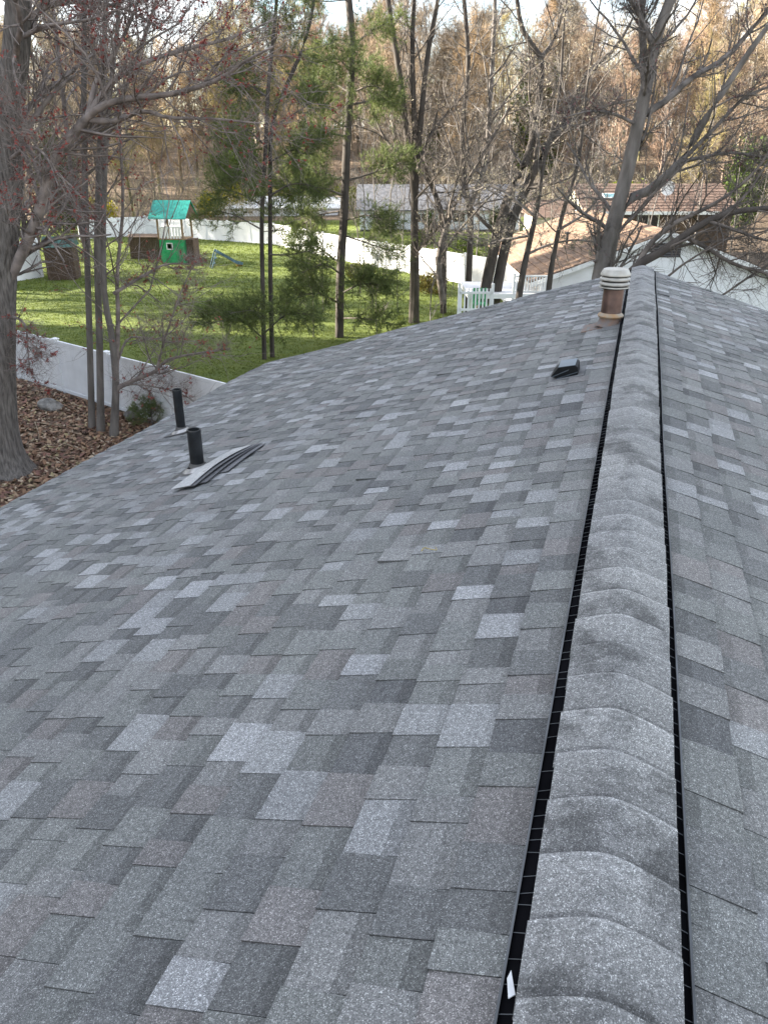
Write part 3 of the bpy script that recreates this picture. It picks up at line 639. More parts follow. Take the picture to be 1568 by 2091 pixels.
# raised deck with white railing
FD = 29.4; a = at(1048, 597, FD); b_ = at(1122, 600, FD); tp = at(1048, 562, FD)[2]; zf = a[2]
t = thing('wooden_deck', 'raised white deck with baluster railing in front of the white gable house', 'deck', (a[0], FD, -.8)); L = b_[0]-a[0]
zf += .8; tp += .8; x0 = at(955, 600, FD)[0]-a[0]
MB().box(x0, L, -.06, 3.0, zf-.22, zf-.05).build('floor', M['white'], t)
for xx in (x0+.06, 0, L-.05): MB().box(xx-.05, xx+.05, -.05, .05, -.2, zf-.23).build('leg', M['white'], t)
MB().box(0, L, -.03, .03, tp-.06, tp).build('top_rail', M['white'], t); MB().box(0, L, -.025, .025, zf, zf+.05).build('bottom_rail', M['white'], t)
for xx in (0, L): MB().box(xx-.045, xx+.045, -.045, .045, zf-.04, tp+.06).build('post', M['white'], t)
nb = 13
for i in range(1, nb): xx = L*i/nb; MB().box(xx-.02, xx+.02, -.018, .018, zf+.05, tp-.06).build('baluster', M['white'], t)
g0 = at(940, 637, FD-1.2); g1 = at(1000, 622, FD-1.2); gt = at(940, 588, FD-1.2)[2]
t2 = thing('picket_gate', 'short white picket railing beside the deck and thicket', 'railing', (g0[0], FD-1.2, -.8)); Lg = g1[0]-g0[0]; zb, zt = g0[2]+.75, gt+.8
for i in range(9): xx = Lg*i/8; MB().box(xx-.03, xx+.03, -.015, .015, .0, zt-.02).build('picket', M['white'], t2)
MB().box(-.05, Lg+.05, -.05, -.016, zb+.1, zb+.18).build('rail', M['white'], t2); MB().box(-.05, Lg+.05, -.05, -.016, zt-.2, zt-.12).build('rail', M['white'], t2)
for xx in (-.07, Lg+.07): MB().box(xx-.05, xx+.05, -.05, .05, -.1, zt+.15).build('post', M['white'], t2)
gc = at(982, 612, FD-.8); t3 = thing('garden_chair', 'green plastic garden chair beside the white picket railing', 'chair', (gc[0], FD-.6, -.8)); zs = gc[2]+.8-.15
MB().box(-.25, .25, -.22, .22, zs-.05, zs).build('seat', M['greenpanel'], t3)
for i in range(5): MB().box(-.25+i*.105, -.17+i*.105, .2, .24, zs+.0, zs+.5).build('slat', M['greenpanel'], t3)
for sx in (-.22, .22):
    for sy in (-.19, .19): MB().box(sx-.025, sx+.025, sy-.025, sy+.025, 0, zs-.05).build('leg', M['greenpanel'], t3)

# ------------------------------------------------------------------ trees
def unit(a): return a/np.maximum(np.linalg.norm(a, axis=-1, keepdims=True), 1e-9)
def tubes(P, Rd, sides):
    n, k, _ = P.shape
    T = np.gradient(P, axis=1); T = unit(T)
    ref = np.where(np.abs(T[..., 2:3]) > .9, np.array((1., 0, 0)), np.array((0, 0, 1.)))
    U = unit(np.cross(T, ref)); Vv = np.cross(T, U)
    a = np.arange(sides)*2*math.pi/sides
    ring = P[:, :, None]+Rd[:, :, None, None]*(np.cos(a)[:, None]*U[:, :, None]+np.sin(a)[:, None]*Vv[:, :, None])
    idx = np.arange(n*k*sides).reshape(n, k, sides); nx_ = np.roll(idx, -1, 2)
    F = np.stack([idx[:, :-1], nx_[:, :-1], nx_[:, 1:], idx[:, 1:]], -1).reshape(-1, 4)
    return ring.reshape(-1, 3), F
def smooth_line(pts, rs, k):
    p = np.array(pts, float); n = len(p)
    d = np.concatenate([[0], np.cumsum(np.linalg.norm(np.diff(p, axis=0), axis=1))]); d /= d[-1]
    q = np.concatenate([[2*p[0]-p[1]], p, [2*p[-1]-p[-2]]]); t = np.linspace(0, 1, k); o = np.zeros((k, 3))
    for i, u in enumerate(t):
        s = min(np.searchsorted(d, u, 'right')-1, n-2); f = (u-d[s])/(d[s+1]-d[s]+1e-9); a, b, c, e = q[s:s+4]
        o[i] = .5*((2*b)+(c-a)*f+(2*a-5*b+4*c-e)*f*f+(3*b-a-3*c+e)*f**3)
    return o, np.interp(t, d, rs)
def grow(P, Rd, n, t0, t1, ang, length, k, rs, up, wob, rmin=.002, absl=False, tipr=.35):
    m, kk, _ = P.shape
    Ls = np.linalg.norm(np.diff(P, axis=1), axis=2).sum(1)
    t = t0+(t1-t0)*(np.arange(n)[None]+rng.random((m, n)))/n
    f = t*(kk-1); i = np.minimum(f.astype(int), kk-2); fr = (f-i)[..., None]; r_ = np.arange(m)[:, None]
    p0 = P[r_, i]*(1-fr)+P[r_, i+1]*fr; T = unit(P[r_, i+1]-P[r_, i]); r0 = (Rd[r_, i]*(1-fr[..., 0])+Rd[r_, i+1]*fr[..., 0])*rs
    w = rng.normal(size=(m, n, 3)); w = unit(w-(w*T).sum(-1, keepdims=True)*T)
    a = np.radians(ang*(1+.3*rng.normal(size=(m, n))))[..., None]
    d = unit(np.cos(a)*T+np.sin(a)*w)
    L = (length if absl else length*Ls[:, None])*(1.15-.55*t)*(.6+.7*rng.random((m, n)))
    p0 = p0.reshape(-1, 3); d = d.reshape(-1, 3); L = L.reshape(-1); r0 = np.maximum(r0.reshape(-1), rmin)
    C = np.zeros((len(p0), k, 3)); C[:, 0] = p0
    for j in range(1, k):
        d = unit(d+wob*rng.normal(size=d.shape)+np.array((0, 0, up))); C[:, j] = C[:, j-1]+d*(L/(k-1))[:, None]
    Rr = r0[:, None]*np.linspace(1, tipr, k)[None]
    return C, np.maximum(Rr, rmin*.6)
def joined(parts):
    V, F, b = [], [], 0
    for v, f in parts: V.append(v); F.append(f+b); b += len(v)
    return np.concatenate(V), np.concatenate(F)
def tufts(P, D, n, ln, wd, spread):                      # small blades fanned about direction D
    m = len(P); w = unit(D[:, None]+spread*rng.normal(size=(m, n, 3)))
    s = unit(np.cross(w, rng.normal(size=(m, n, 3))))
    l = (ln*(.7+.6*rng.random((m, n))))[..., None]; b = P[:, None]+0*w
    V = np.stack([b-s*wd/2, b+s*wd/2, b+w*l], 2); return V.reshape(-1, 3), np.arange(m*n*3).reshape(-1, 3)
def limb(fwd, pts, r0, r1, df=0.):                       # pixels and radii in pixels, drawn at that distance
    P = []
    for i, p in enumerate(pts):
        fw = fwd+(p[2] if len(p) > 2 else df*i/(len(pts)-1)); P.append(at(p[0], p[1], fw))
    s = fwd/1640.; return P, np.linspace(r0, r1, len(P))*s
def down(l, z=-.12):                                     # carry a trunk whose foot is hidden on down to the ground
    P, r = l
    if P[0][2] > .1:
        b = np.array(P[0]); d = np.array(P[0])-np.array(P[1]); b[0] += d[0]*.4*min(1, P[0][2]); b[2] = z
        P = [b]+list(P); r = np.concatenate([[r[0]*1.12], r])
    else: P[0] = np.array((P[0][0], P[0][1], z))
    return P, r
def tree(name, label, trunks, limbs, levels, bark, twig, bud=None, group=None, sides=12, tk=26, lk=14, z=-.12, rough=0., flare=0., cat='tree', fine=(1, .38, 1.5)):
    """trunks / limbs: [(points, radii)]; levels: grow() settings applied in turn to everything so far."""
    tr = [smooth_line(*down(l, z), tk) for l in trunks]; lb = [smooth_line(l[0], l[1], lk) for l in limbs]
    base = tr[0][0][0].copy(); base[2] = max(0, z+.12)
    root = thing(name, label, cat, base, 0, group)
    for p, r in tr:
        if flare:
            h = p[:, 2]-base[2]; r = r*(1+flare*np.exp(-np.maximum(h, 0)/.35))
        V, F = tubes(p[None], r[None], sides)
        if rough:
            ph = np.tile(np.arange(sides)*2*math.pi/sides, len(p)); rr = np.repeat(r, sides); cc = np.repeat(p, sides, 0)
            hz = np.repeat(p[:, 2], sides)
            f = 1+rough*(.55*np.sin(5*ph+1.3*np.sin(hz*1.2))*np.exp(-np.maximum(hz-base[2], 0)/.7)*2.2+.5*np.sin(9*ph+2*np.sin(hz*2.1))+.6*rng.normal(size=len(ph))*.5)
            f += .05*(np.abs(np.sin(8.5*ph+1.4*np.sin(hz*2.3)+.7*np.sin(hz*5.1)))-.6)+.03*np.abs(np.sin(15*ph-1.7*np.sin(hz*3.1)+.8*np.sin(hz*7.7)))
            V = cc+(V-cc)*f[:, None]
        link('trunk', mesh_from('trunk', V-base, F, [bark], True), root)
    parts = []; allp = [(p[None], r[None]) for p, r in lb]
    for P, r in allp: parts.append(tubes(P, r, 7))
    T0 = [(p[None, tk//3:], r[None, tk//3:]) for p, r in tr]
    rs_ = lambda P, r, k: (np.stack([np.stack([np.interp(np.linspace(0, 1, k), np.linspace(0, 1, P.shape[1]), P[i, :, a]) for a in range(3)], 1) for i in range(len(P))]), np.stack([np.interp(np.linspace(0, 1, k), np.linspace(0, 1, P.shape[1]), r[i]) for i in range(len(P))]))
    K = 8; cur = [rs_(P, r, K) for P, r in T0+allp]; curP = np.concatenate([c[0] for c in cur]); curR = np.concatenate([c[1] for c in cur])
    last = None
    for j, lv in enumerate(levels):
        C, Rr = grow(curP, curR, **lv); parts.append(tubes(C, Rr, 5 if j == 0 else 3))
        if j == 0: curP, curR = rs_(C, Rr, K) if C.shape[1] != K else (C, Rr); curP = np.concatenate([curP]+[c[0] for c in cur[len(T0):]]) if cur[len(T0):] else curP; curR = np.concatenate([curR]+[c[1] for c in cur[len(T0):]]) if cur[len(T0):] else curR
        else: curP, curR = C, Rr
        last = (C, Rr)
    V, F = joined(parts); cr = link('crown', mesh_from('crown', V-base, F, [twig], True), root)
    C = last[0]; mn = levels[-1]['rmin']; P = np.concatenate([C[:, i] for i in range(1, C.shape[1])]); D = unit(np.concatenate([C[:, i]-C[:, i-1] for i in range(1, C.shape[1])]))
    V, F = tufts(P, D, fine[0], fine[1], mn*fine[2], .55); tag(link('fine_twigs', mesh_from('fine_twigs', V-base, F, [twig]), root), kind='stuff')
    if bud:
        mt, cnt, ln, wd, frac = bud; C = last[0]; sel = rng.random(len(C)) < frac; C = C[sel]; P = []; D = []
        for a in (1, .72, .45):
            i = int(round(a*(C.shape[1]-1))); P.append(C[:, i]); D.append(unit(C[:, i]-C[:, i-1]))
        V, F = tufts(np.concatenate(P), np.concatenate(D), cnt, ln, wd, .8)
        tag(link('buds', mesh_from('buds', V-base, F, [mt]), root), kind='stuff')
    return root

# --- big maple at the left with red buds
MF = 15.34
lv = [dict(n=9, t0=.08, t1=1, ang=46, length=0.46, k=8, rs=.3, up=.02, wob=.16, rmin=.006),
      dict(n=8, t0=.15, t1=1, ang=45, length=0.52, k=6, rs=.55, up=.03, wob=.18, rmin=.0045),
      dict(n=6, t0=.15, t1=1, ang=42, length=0.55, k=3, rs=.6, up=.08, wob=.2, rmin=.0034, tipr=.6)]
tree('maple_tree', 'large maple with rough dark trunk and spreading limb with red buds', 
     [limb(MF, [(18, 968), (6, 900), (0, 800), (0, 650), (6, 500), (18, 350), (20, 220), (34, 100), (38, 0), (42, -150)], 36, 19)],
     [limb(MF, [(8, 590), (45, 520, -.1), (75, 450, -.3), (110, 335, -.5), (140, 285, -.5), (180, 240, -.6)], 11.5, 8.5),
      limb(MF-.6, [(175, 245), (210, 215), (270, 200), (330, 195), (390, 182), (450, 160), (505, 122), (560, 95)], 7.5, 1.8, -1.2),
      limb(MF-.6, [(182, 238), (215, 185), (270, 138), (380, 100), (470, 78), (560, 40)], 7, 1.5, .8),
      limb(MF-.6, [(185, 245), (235, 247), (290, 226), (345, 240), (440, 243), (530, 252)], 6, 1.4, -.6),
      limb(MF, [(40, 50), (65, 38), (92, 14), (140, 4), (200, 6), (260, 20), (330, 60)], 7, 1.8, .5), limb(MF, [(36, 80), (62, 68), (92, 53), (180, 40), (240, 20)], 5, 1.5, -.8),
      limb(MF, [(180, 238, -.6), (200, 160, -.3), (250, 80), (300, -40)], 6, 2), limb(MF, [(10, 480), (60, 420, .8), (110, 390, 1.5), (170, 380, 2)], 4, 1),
      limb(MF, [(15, 330), (60, 300, -1), (95, 320, -1.5), (120, 380, -2)], 4, 1.), limb(MF, [(5, 640), (50, 660), (58, 720), (62, 760)], 3, 1., -.5)],
     lv, M['bark'], M['twigr'], (M['budr'], 4, .05, .022, .22), sides=84, tk=150, rough=.03, flare=.75)
# --- grey twin-stemmed trees in the leaf bed
lv2 = [dict(n=11, t0=.05, t1=1, ang=42, length=0.24, k=8, rs=.32, up=.05, wob=.14, rmin=.005),
       dict(n=7, t0=.15, t1=1, ang=42, length=0.5, k=5, rs=.55, up=.05, wob=.18, rmin=.004), dict(n=5, t0=.15, t1=1, ang=40, length=0.55, k=3, rs=.6, up=.06, wob=.2, rmin=.003, tipr=.6)]
tree('maple_tree', 'two straight grey stems rising side by side from the leaf bed', 
     [limb(18.3, [(187, 872), (184, 700), (178, 500), (173, 300), (172, 100), (176, -120)], 7, 4.5), limb(18.05, [(206, 886), (204, 700), (199, 500), (205, 300), (213, 100), (222, -120)], 8, 4)],
     [limb(18.3, [(178, 520), (150, 380), (130, 200), (112, 40), (100, -60)], 5, 2.5, .4), limb(18.3, [(205, 330), (250, 200), (300, 60), (340, -60)], 4, 2, .6)], lv2, M['barkg'], M['twigr'], (M['budr'], 4, .05, .02, .16), flare=.35, z=-.12)
tree('maple_tree', 'slender grey maple forking low, with a crooked side branch over the fence', 
     [limb(17.7, [(232, 895), (236, 830), (237, 770), (228, 680), (214, 600), (212, 450), (220, 250), (240, 60), (250, -80)], 9, 3.2)],
     [limb(17.7, [(238, 770), (242, 650), (240, 560), (252, 420), (246, 250), (262, 100)], 5.5, 1.6, .5), limb(17.7, [(240, 792), (285, 772), (318, 758), (342, 735), (400, 722), (470, 712)], 5.5, 1.2, -1.0),
      limb(17.7, [(320, 756, -.4), (335, 700, -.5), (365, 610, -.8), (395, 540, -1.)], 3, .9), limb(17.7, [(240, 740), (265, 690), (330, 690), (390, 640)], 3, .9, .9), limb(17.7, [(232, 600), (290, 565), (340, 540), (400, 540)], 4, 1.1, .8), limb(17.7, [(236, 800), (270, 785), (360, 800), (410, 830)], 2.4, .7, -.8)],
     lv2, M['barkg'], M['twigr'], (M['budr'], 4, .05, .02, .14), flare=.3)
# --- tangled bare trees behind the roof edge
lv3 = [dict(n=10, t0=.02, t1=1, ang=42, length=0.32, k=8, rs=.34, up=.05, wob=.17, rmin=.008),
       dict(n=7, t0=.15, t1=1, ang=44, length=0.5, k=5, rs=.55, up=.04, wob=.2, rmin=.0065), dict(n=5, t0=.2, t1=1, ang=42, length=0.55, k=3, rs=.6, up=.05, wob=.22, rmin=.005, tipr=.6)]
tree('bare_tree', 'dark bare tree whose straight trunk splits into three upright stems', 
     [limb(31.4, [(846, 668), (848, 560), (846, 470), (845, 385), (832, 290), (815, 150), (792, 0), (780, -100)], 9, 4), limb(31.4, [(846, 400), (846, 260), (842, 100), (846, -20), (850, -100)], 5.5, 3.2), limb(31.4, [(848, 400), (858, 260), (872, 120), (888, 30), (905, -60)], 6, 3.2)],
     [limb(31.2, [(852, 350), (872, 290), (905, 240), (960, 180)], 4, 1.5, .6), limb(31.4, [(845, 520), (880, 480), (905, 450), (930, 400)], 4, 1.5, -.6), limb(31.4, [(838, 330), (800, 300), (770, 250), (750, 160)], 3.5, 1.2, .5)], lv3, M['barkd'], M['twigd'], (M['budp'], 2, .06, .035, .05), flare=.25)
tree('bare_tree', 'bare tree with a slanting lower stem crossing behind the upright trunk', 
     [limb(33.5, [(952, 640), (958, 540), (960, 440), (950, 380), (943, 280), (955, 150), (952, 60), (940, -80)], 7, 3.5), limb(33.5, [(905, 470), (893, 410), (872, 355), (858, 310), (850, 240), (830, 120), (826, 10)], 6, 1.)],
     [limb(33.5, [(955, 430), (990, 340), (1000, 210), (1008, 60), (1012, -60)], 6, 3)], lv3, M['barkd'], M['twigg'], (M['budp'], 2, .06, .035, .06))
tree('bare_tree', 'dark leaning tree with forked trunk behind the white deck railing', 
     [limb(30., [(985, 625), (1000, 545), (1022, 455), (1050, 370), (1072, 335), (1094, 255), (1101, 180), (1104, 120), (1066, 60), (1050, -40)], 12, 3.5), limb(30., [(1010, 615), (1028, 520), (1050, 440), (1090, 350), (1127, 280), (1160, 230), (1197, 150), (1245, 110), (1290, 40), (1330, -60)], 11, 1.2)],
     [limb(30., [(1104, 122), (1130, 80), (1150, 20), (1170, -60)], 4, 2), limb(30., [(1128, 280), (1180, 240), (1240, 215), (1310, 200)], 5, 1.5, -.8), limb(30., [(905, 620), (895, 530), (920, 440), (960, 360), (1000, 290), (1040, 220)], 7, 2.5, .7),
      limb(30, [(1015, 480), (960, 420), (930, 330), (900, 250)], 4, 1.3, .6)], lv3+[], M['barkd'], M['twigd'], (M['budp'], 2, .06, .035, .16))
tree('bare_tree', 'thin bare tree with pale buds tangled above the grey shelter', 
     [limb(27., [(1060, 600), (1075, 520), (1095, 430), (1110, 330), (1140, 200), (1150, 60), (1160, -60)], 7, 1.), limb(27., [(1120, 590), (1130, 520), (1150, 430), (1180, 330), (1195, 200), (1212, 80), (1235, -50)], 6, 1.)],
     [limb(27., [(1090, 440), (1040, 400), (1000, 380), (950, 400)], 3, 1, .7), limb(27., [(1140, 470), (1200, 430), (1240, 370), (1260, 300)], 3, 1, .8), limb(27., [(1075, 520), (1120, 500), (1180, 490), (1230, 500)], 3, 1, .6), limb(27., [(1085, 480), (1030, 490), (980, 500), (930, 480)], 3, 1, .6)], lv3, M['barkd'], M['twigg'], (M['budp'], 3, .055, .04, .3))
# --- the tall grey tree behind the flue
lv4 = [dict(n=11, t0=.05, t1=1, ang=40, length=0.3, k=8, rs=.32, up=.07, wob=.13, rmin=.005),
       dict(n=7, t0=.15, t1=1, ang=40, length=0.5, k=5, rs=.55, up=.06, wob=.18, rmin=.004), dict(n=5, t0=.2, t1=1, ang=40, length=0.55, k=3, rs=.6, up=.07, wob=.2, rmin=.003, tipr=.6)]
tree('bare_tree', 'tall pale grey tree leaning and forking high behind the flue', 
     [limb(17., [(1222, 575), (1245, 480), (1275, 370), (1300, 262), (1322, 165), (1338, 80), (1368, 0), (1405, -110)], 16, 8), limb(17., [(1256, 470), (1310, 402), (1350, 368), (1392, 328), (1432, 255), (1480, 180), (1540, 90), (1600, 10)], 10, 4, -.6)],
     [limb(17., [(1305, 240), (1360, 205), (1410, 160), (1480, 118), (1540, 52), (1590, 0)], 7, 3, .6), limb(17., [(1316, 195), (1312, 90), (1308, 0), (1300, -90)], 8, 4, .2), limb(17., [(1330, 90), (1310, 40), (1270, -20)], 5, 2.5), limb(17., [(1392, 330, -.3), (1430, 322, -.5), (1490, 312, -.8), (1568, 322, -1)], 4, 1.8),
      limb(17., [(1395, 325, -.3), (1460, 260, -.3), (1520, 200, -.2), (1600, 165)], 4.5, 2), limb(17, [(1300, 255), (1250, 232), (1200, 228), (1150, 240)], 3.5, 1.2, -.8), limb(17., [(1215, 570), (1228, 520), (1240, 470)], 7, 5, .2)], lv4, M['barkg'], M['twigg'], (M['budm'], 3, .035, .02, .16), z=-.92)
tree('bare_tree', 'low dark tree sweeping long branches sideways across the white gable wall', 
     [limb(15., [(1285, 560), (1292, 545), (1320, 530), (1360, 508), (1400, 478), (1450, 448), (1500, 432), (1580, 425), (1640, 430)], 11, 4, .0)],
     [limb(15., [(1300, 542), (1325, 500), (1370, 460), (1410, 440), (1450, 420), (1490, 395), (1540, 350), (1590, 280)], 6, 2, .6), limb(15., [(1395, 482), (1440, 505), (1500, 540), (1568, 560), (1620, 590)], 5, 2, -.6), limb(15., [(1400, 640), (1470, 605), (1510, 578), (1545, 555), (1600, 520)], 2, 2.5, .3),
      limb(15., [(1330, 525), (1400, 500), (1480, 490), (1568, 470)], 3.5, 1.5, .7), limb(15., [(1420, 460), (1470, 440), (1520, 400), (1568, 330), (1600, 300)], 4, 1.5, .8), limb(15., [(1440, 450), (1500, 470), (1560, 490), (1620, 500)], 4, 1.5, -.5)],
     [dict(n=8, t0=.1, t1=1, ang=48, length=0.34, k=8, rs=.32, up=.0, wob=.18, rmin=.0045), dict(n=7, t0=.15, t1=1, ang=44, length=0.5, k=5, rs=.55, up=.03, wob=.2, rmin=.0036), dict(n=5, t0=.2, t1=1, ang=42, length=0.55, k=3, rs=.6, up=.03, wob=.22, rmin=.0028, tipr=.6)], M['barkd'], M['twigd'], None, z=-.92)

# --- white pines: trunk, limbs and needle tufts
def pine(label, trunks, branches, nauto, z=-.12, fwd=26.):
    tr = [smooth_line(*down(l, z), 26) for l in trunks]; base = tr[0][0][0].copy(); base[2] = 0
    root = thing('pine_tree', label, 'tree', base)
    for p, r in tr: link('trunk', mesh_from('trunk', tubes(p[None], r[None], 12)[0]-base, tubes(p[None], r[None], 12)[1], [M['barkd']], True), root)
    parts = []; TP, TD = [], []
    lim = [smooth_line(*limb(fwd, b[0], b[1], b[1]*.3), 8)+(b[2],) for b in branches]
    for p, r in tr:                                       # plus whorls all the way up
        A, B = grow(p[None], r[None], nauto, .35, 1, 80, 1.9, 8, .22, .02, .1, .008, True)
        lim += [(A[i], B[i], .5) for i in range(len(A))]
    for p, r, dens in lim:
        parts.append(tubes(p[None], r[None], 5))
        L = np.linalg.norm(p[-1]-p[0]); C, Rr = grow(p[None], r[None], max(4, int(19*dens*max(1, L/1.8))), .3, 1, 50, .8, 5, .5, .04, .14, .004, True)
        parts.append(tubes(C, Rr, 3)); C2, R2 = grow(C, Rr, 5, .2, 1, 48, .42, 4, .6, .06, .15, .003, True); parts.append(tubes(C2, R2, 3))
        for Q in (C, C2):
            for i in range(1, Q.shape[1]): TP.append(Q[:, i]); TD.append(unit(Q[:, i]-Q[:, i-1]))
    V, F = joined(parts); cr = link('crown', mesh_from('crown', V-base, F, [M['twigd']], True), root)
    P, D = np.concatenate(TP), unit(np.concatenate(TD)+np.array((0, 0, .25)))
    nb = 7; V, F = tufts(P, D, nb, .18, .0135, .6); tone = np.repeat(.65+.7*rng.random(len(P)), nb); c = np.stack([tone*1.03, tone, tone*.95], 1)
    tag(link('needles', mesh_from('needles', V-base, F, [M['needle']], colors=c), root), kind='stuff')
    return root
pine('white pine with two slender stems and soft needle tufts above the lawn', 
     [limb(25.3, [(540, 738), (537, 600), (535, 450), (543, 300), (548, 180), (560, 60), (570, -60)], 5, 3), limb(25.6, [(556, 715), (553, 600), (552, 450), (555, 265), (583, 180), (613, 112), (634, 43), (645, -30)], 5, 2.6)],
     [([(537, 420), (490, 395, -.4), (440, 385, -.8)], 2.2, 1.), ([(540, 350), (500, 300, .3), (455, 270, .8)], 2, 1.1), ([(552, 400), (600, 375, -.5), (660, 385, -1)], 2.2, 1.1), ([(545, 300), (500, 260, -.6), (470, 255, -.9)], 2, 1.), ([(556, 260), (620, 220, .4), (660, 190, .8)], 2, 1.2), ([(550, 200), (500, 170, .5), (480, 180, .8)], 2, 1.1),
      ([(537, 690), (490, 655, -1.2), (420, 660, -2)], 2, 1.5), ([(540, 680), (590, 640, -1), (640, 645, -1.4)], 2, 1.3), ([(538, 660), (520, 635, -1.5), (470, 640, -2.6)], 2, 1.3), ([(552, 520), (590, 520, -.6), (640, 510, -1)], 2, .8), ([(536, 470), (480, 440, .6), (420, 425, 1.0)], 1.8, .8), ([(553, 330), (610, 300, -.9), (655, 290, -1.5)], 2, 1.2), ([(535, 380), (500, 350, .9), (450, 345, 1.6)], 2, 1.2)], 7, fwd=25.3)
pine('tall white pine with thick dark trunk and broad needle sprays', 
     [limb(28.7, [(693, 698), (695, 560), (703, 430), (708, 300), (715, 180), (718, 80), (712, 0), (706, -110)], 9, 6)],
     [([(705, 400), (640, 380, -.6), (580, 395, -1)], 2.6, 1.82), ([(706, 370), (650, 350, .7), (600, 345, 1.3)], 2.4, 1.82), ([(706, 370), (770, 350, .4), (830, 330, .6)], 2.4, 1.54), ([(704, 430), (650, 440, .5), (600, 470, .8)], 2.2, 1.54), ([(703, 450), (760, 440, -.7), (800, 470, -1)], 2, 1.26), ([(710, 280), (660, 270, -.6), (620, 290, -1)], 2.2, 1.40), ([(715, 190), (670, 165, .6), (630, 170, 1)], 2, 1.68), ([(715, 190), (760, 175, -.5), (790, 190, -.8)], 2, 1.68),
      ([(716, 150), (690, 120, -.8), (640, 130, -1.4)], 2, 1.40), ([(697, 560), (660, 540, -.8), (610, 560, -1.4)], 2.2, 1.68), ([(696, 600), (740, 580, -1.2), (800, 585, -2)], 2, 1.68), ([(697, 540), (640, 500, .8), (600, 500, 1.4)], 2, 1.40), ([(695, 620), (650, 600, -1.5), (590, 610, -2.2)], 2, 1.40), ([(700, 480), (760, 500, .8), (820, 520, 1.2)], 2, 1.26), ([(694, 650), (740, 650, -1), (800, 660, -1.6)], 1.8, 1.12), ([(717, 100), (760, 60, .5), (800, 50, .8)], 2, 1.26), ([(712, 215), (770, 205, 1), (800, 215, 1.5)], 2, 1.54)], 8, fwd=28.7)
# little pine growing behind the eave
def little_pine():
    root = thing('pine_shrub', 'low soft pine bush growing between the fence and the eave', 'shrub', onground(312, 868)); P = []; D = []; parts = []
    b = np.zeros((1, 4, 3)); b[0, :, 2] = np.linspace(-.05, .55, 4); A, B = grow(b, np.full((1, 4), .02), 26, .05, 1, 62, .5, 5, .5, .05, .15, .005, True); C, E_ = grow(A, B, 5, .2, 1, 45, .2, 4, .6, .08, .15, .003, True)
    W = [(.45, .3), (.75, .1), (.9, -.1)]; w, wr_ = smooth_line([(.1, .0, .1), (.35, .2, .5), (.75, .25, .85), (1.0, .2, 1.05)], [.012, .01, .008, .004], 8); X, Xr = grow(w[None], wr_[None], 9, .3, 1, 45, .4, 5, .6, .03, .15, .003, True)
    for Q in (A, C, X):
        for i in range(1, Q.shape[1]): P.append(Q[:, i]); D.append(unit(Q[:, i]-Q[:, i-1]))
    link('stem', mesh_from('stem', *joined([tubes(b, np.full((1, 4), .02), 6), tubes(A, B, 3), tubes(C, E_, 3), tubes(w[None], wr_[None], 4), tubes(X, Xr, 3)]), [M['twigg']]), root)
    V, F = tufts(np.concatenate(P), unit(np.concatenate(D)+np.array((0, 0, .3))), 8, .13, .008, .6); t_ = .9+.5*rng.random(len(F)); tag(link('needles', mesh_from('needles', V, F, [M['needle']], colors=np.stack([t_, t_, t_], 1)), root), kind='stuff')
little_pine()

# --- saplings in the thicket
def sapling_proto():
    root = thing('sapling', 'thin bare sapling standing in the thicket at the lawn edge', 'sapling', (0, 0, 0), 0, 'saplings in the thicket')
    p, r = smooth_line([(0, 0, -.1), (.05, 0, 1.2), (-.05, .1, 2.6), (.1, 0, 4.2)], [.022, .018, .013, .006], 12)
    link('stem', mesh_from('stem', *tubes(p[None], r[None], 6), [M['twigg']], True), root)
    A, B = grow(p[None], r[None], 16, .12, 1, 45, .28, 6, .55, .05, .15, .006); C, D = grow(A, B, 9, .2, 1, 42, .5, 4, .6, .05, .2, .0045)
    V, F = joined([tubes(A, B, 4), tubes(C, D, 3)]); link('crown', mesh_from('crown', V, F, [M['twigg']]), root); return root
sp = sapling_proto(); spots = [(735, 600), (760, 650), (790, 560), (812, 640), (880, 600), (905, 650), (925, 590), (770, 700), (660, 640), (990, 560), (1040, 540), (640, 690), (880, 690), (1080, 545), (730, 540)]
for i, (x, y) in enumerate(spots):
    p = onground(x, min(y, 690)); p[2] = hill(p[0], p[1])
    if i == 0: sp.location = p
    else: copy_tree(sp, p, random.uniform(0, 6), random.uniform(.7, 1.25))

for i, (x, fw, sc) in enumerate([(742, 62, 2.3), (768, 55, 2.0), (800, 60, 2.4), (822, 50, 1.8), (870, 58, 2.3), (915, 54, 2.1), (940, 60, 2.5), (975, 48, 1.9), (1005, 56, 2.4), (1035, 47, 1.9), (1062, 58, 2.6), (1090, 40, 1.7), (1130, 42, 1.9), (1165, 40, 1.8), (1190, 44, 2.1), (1215, 40, 1.7), (890, 46, 1.7), (1330, 46, 2.2), (1420, 47, 2.3), (1500, 46, 2.2), (1545, 45, 2.1)]):
    p = at(x, 450, fw); p[2] = hill(p[0], p[1])
    copy_tree(sp, p, i*1.7, sc, 'tall thin bare tree screening the houses beyond the lawn' if x < 1250 else 'tall thin bare tree standing before the brown-roofed house')['group'] = 'thin trees before the far houses'
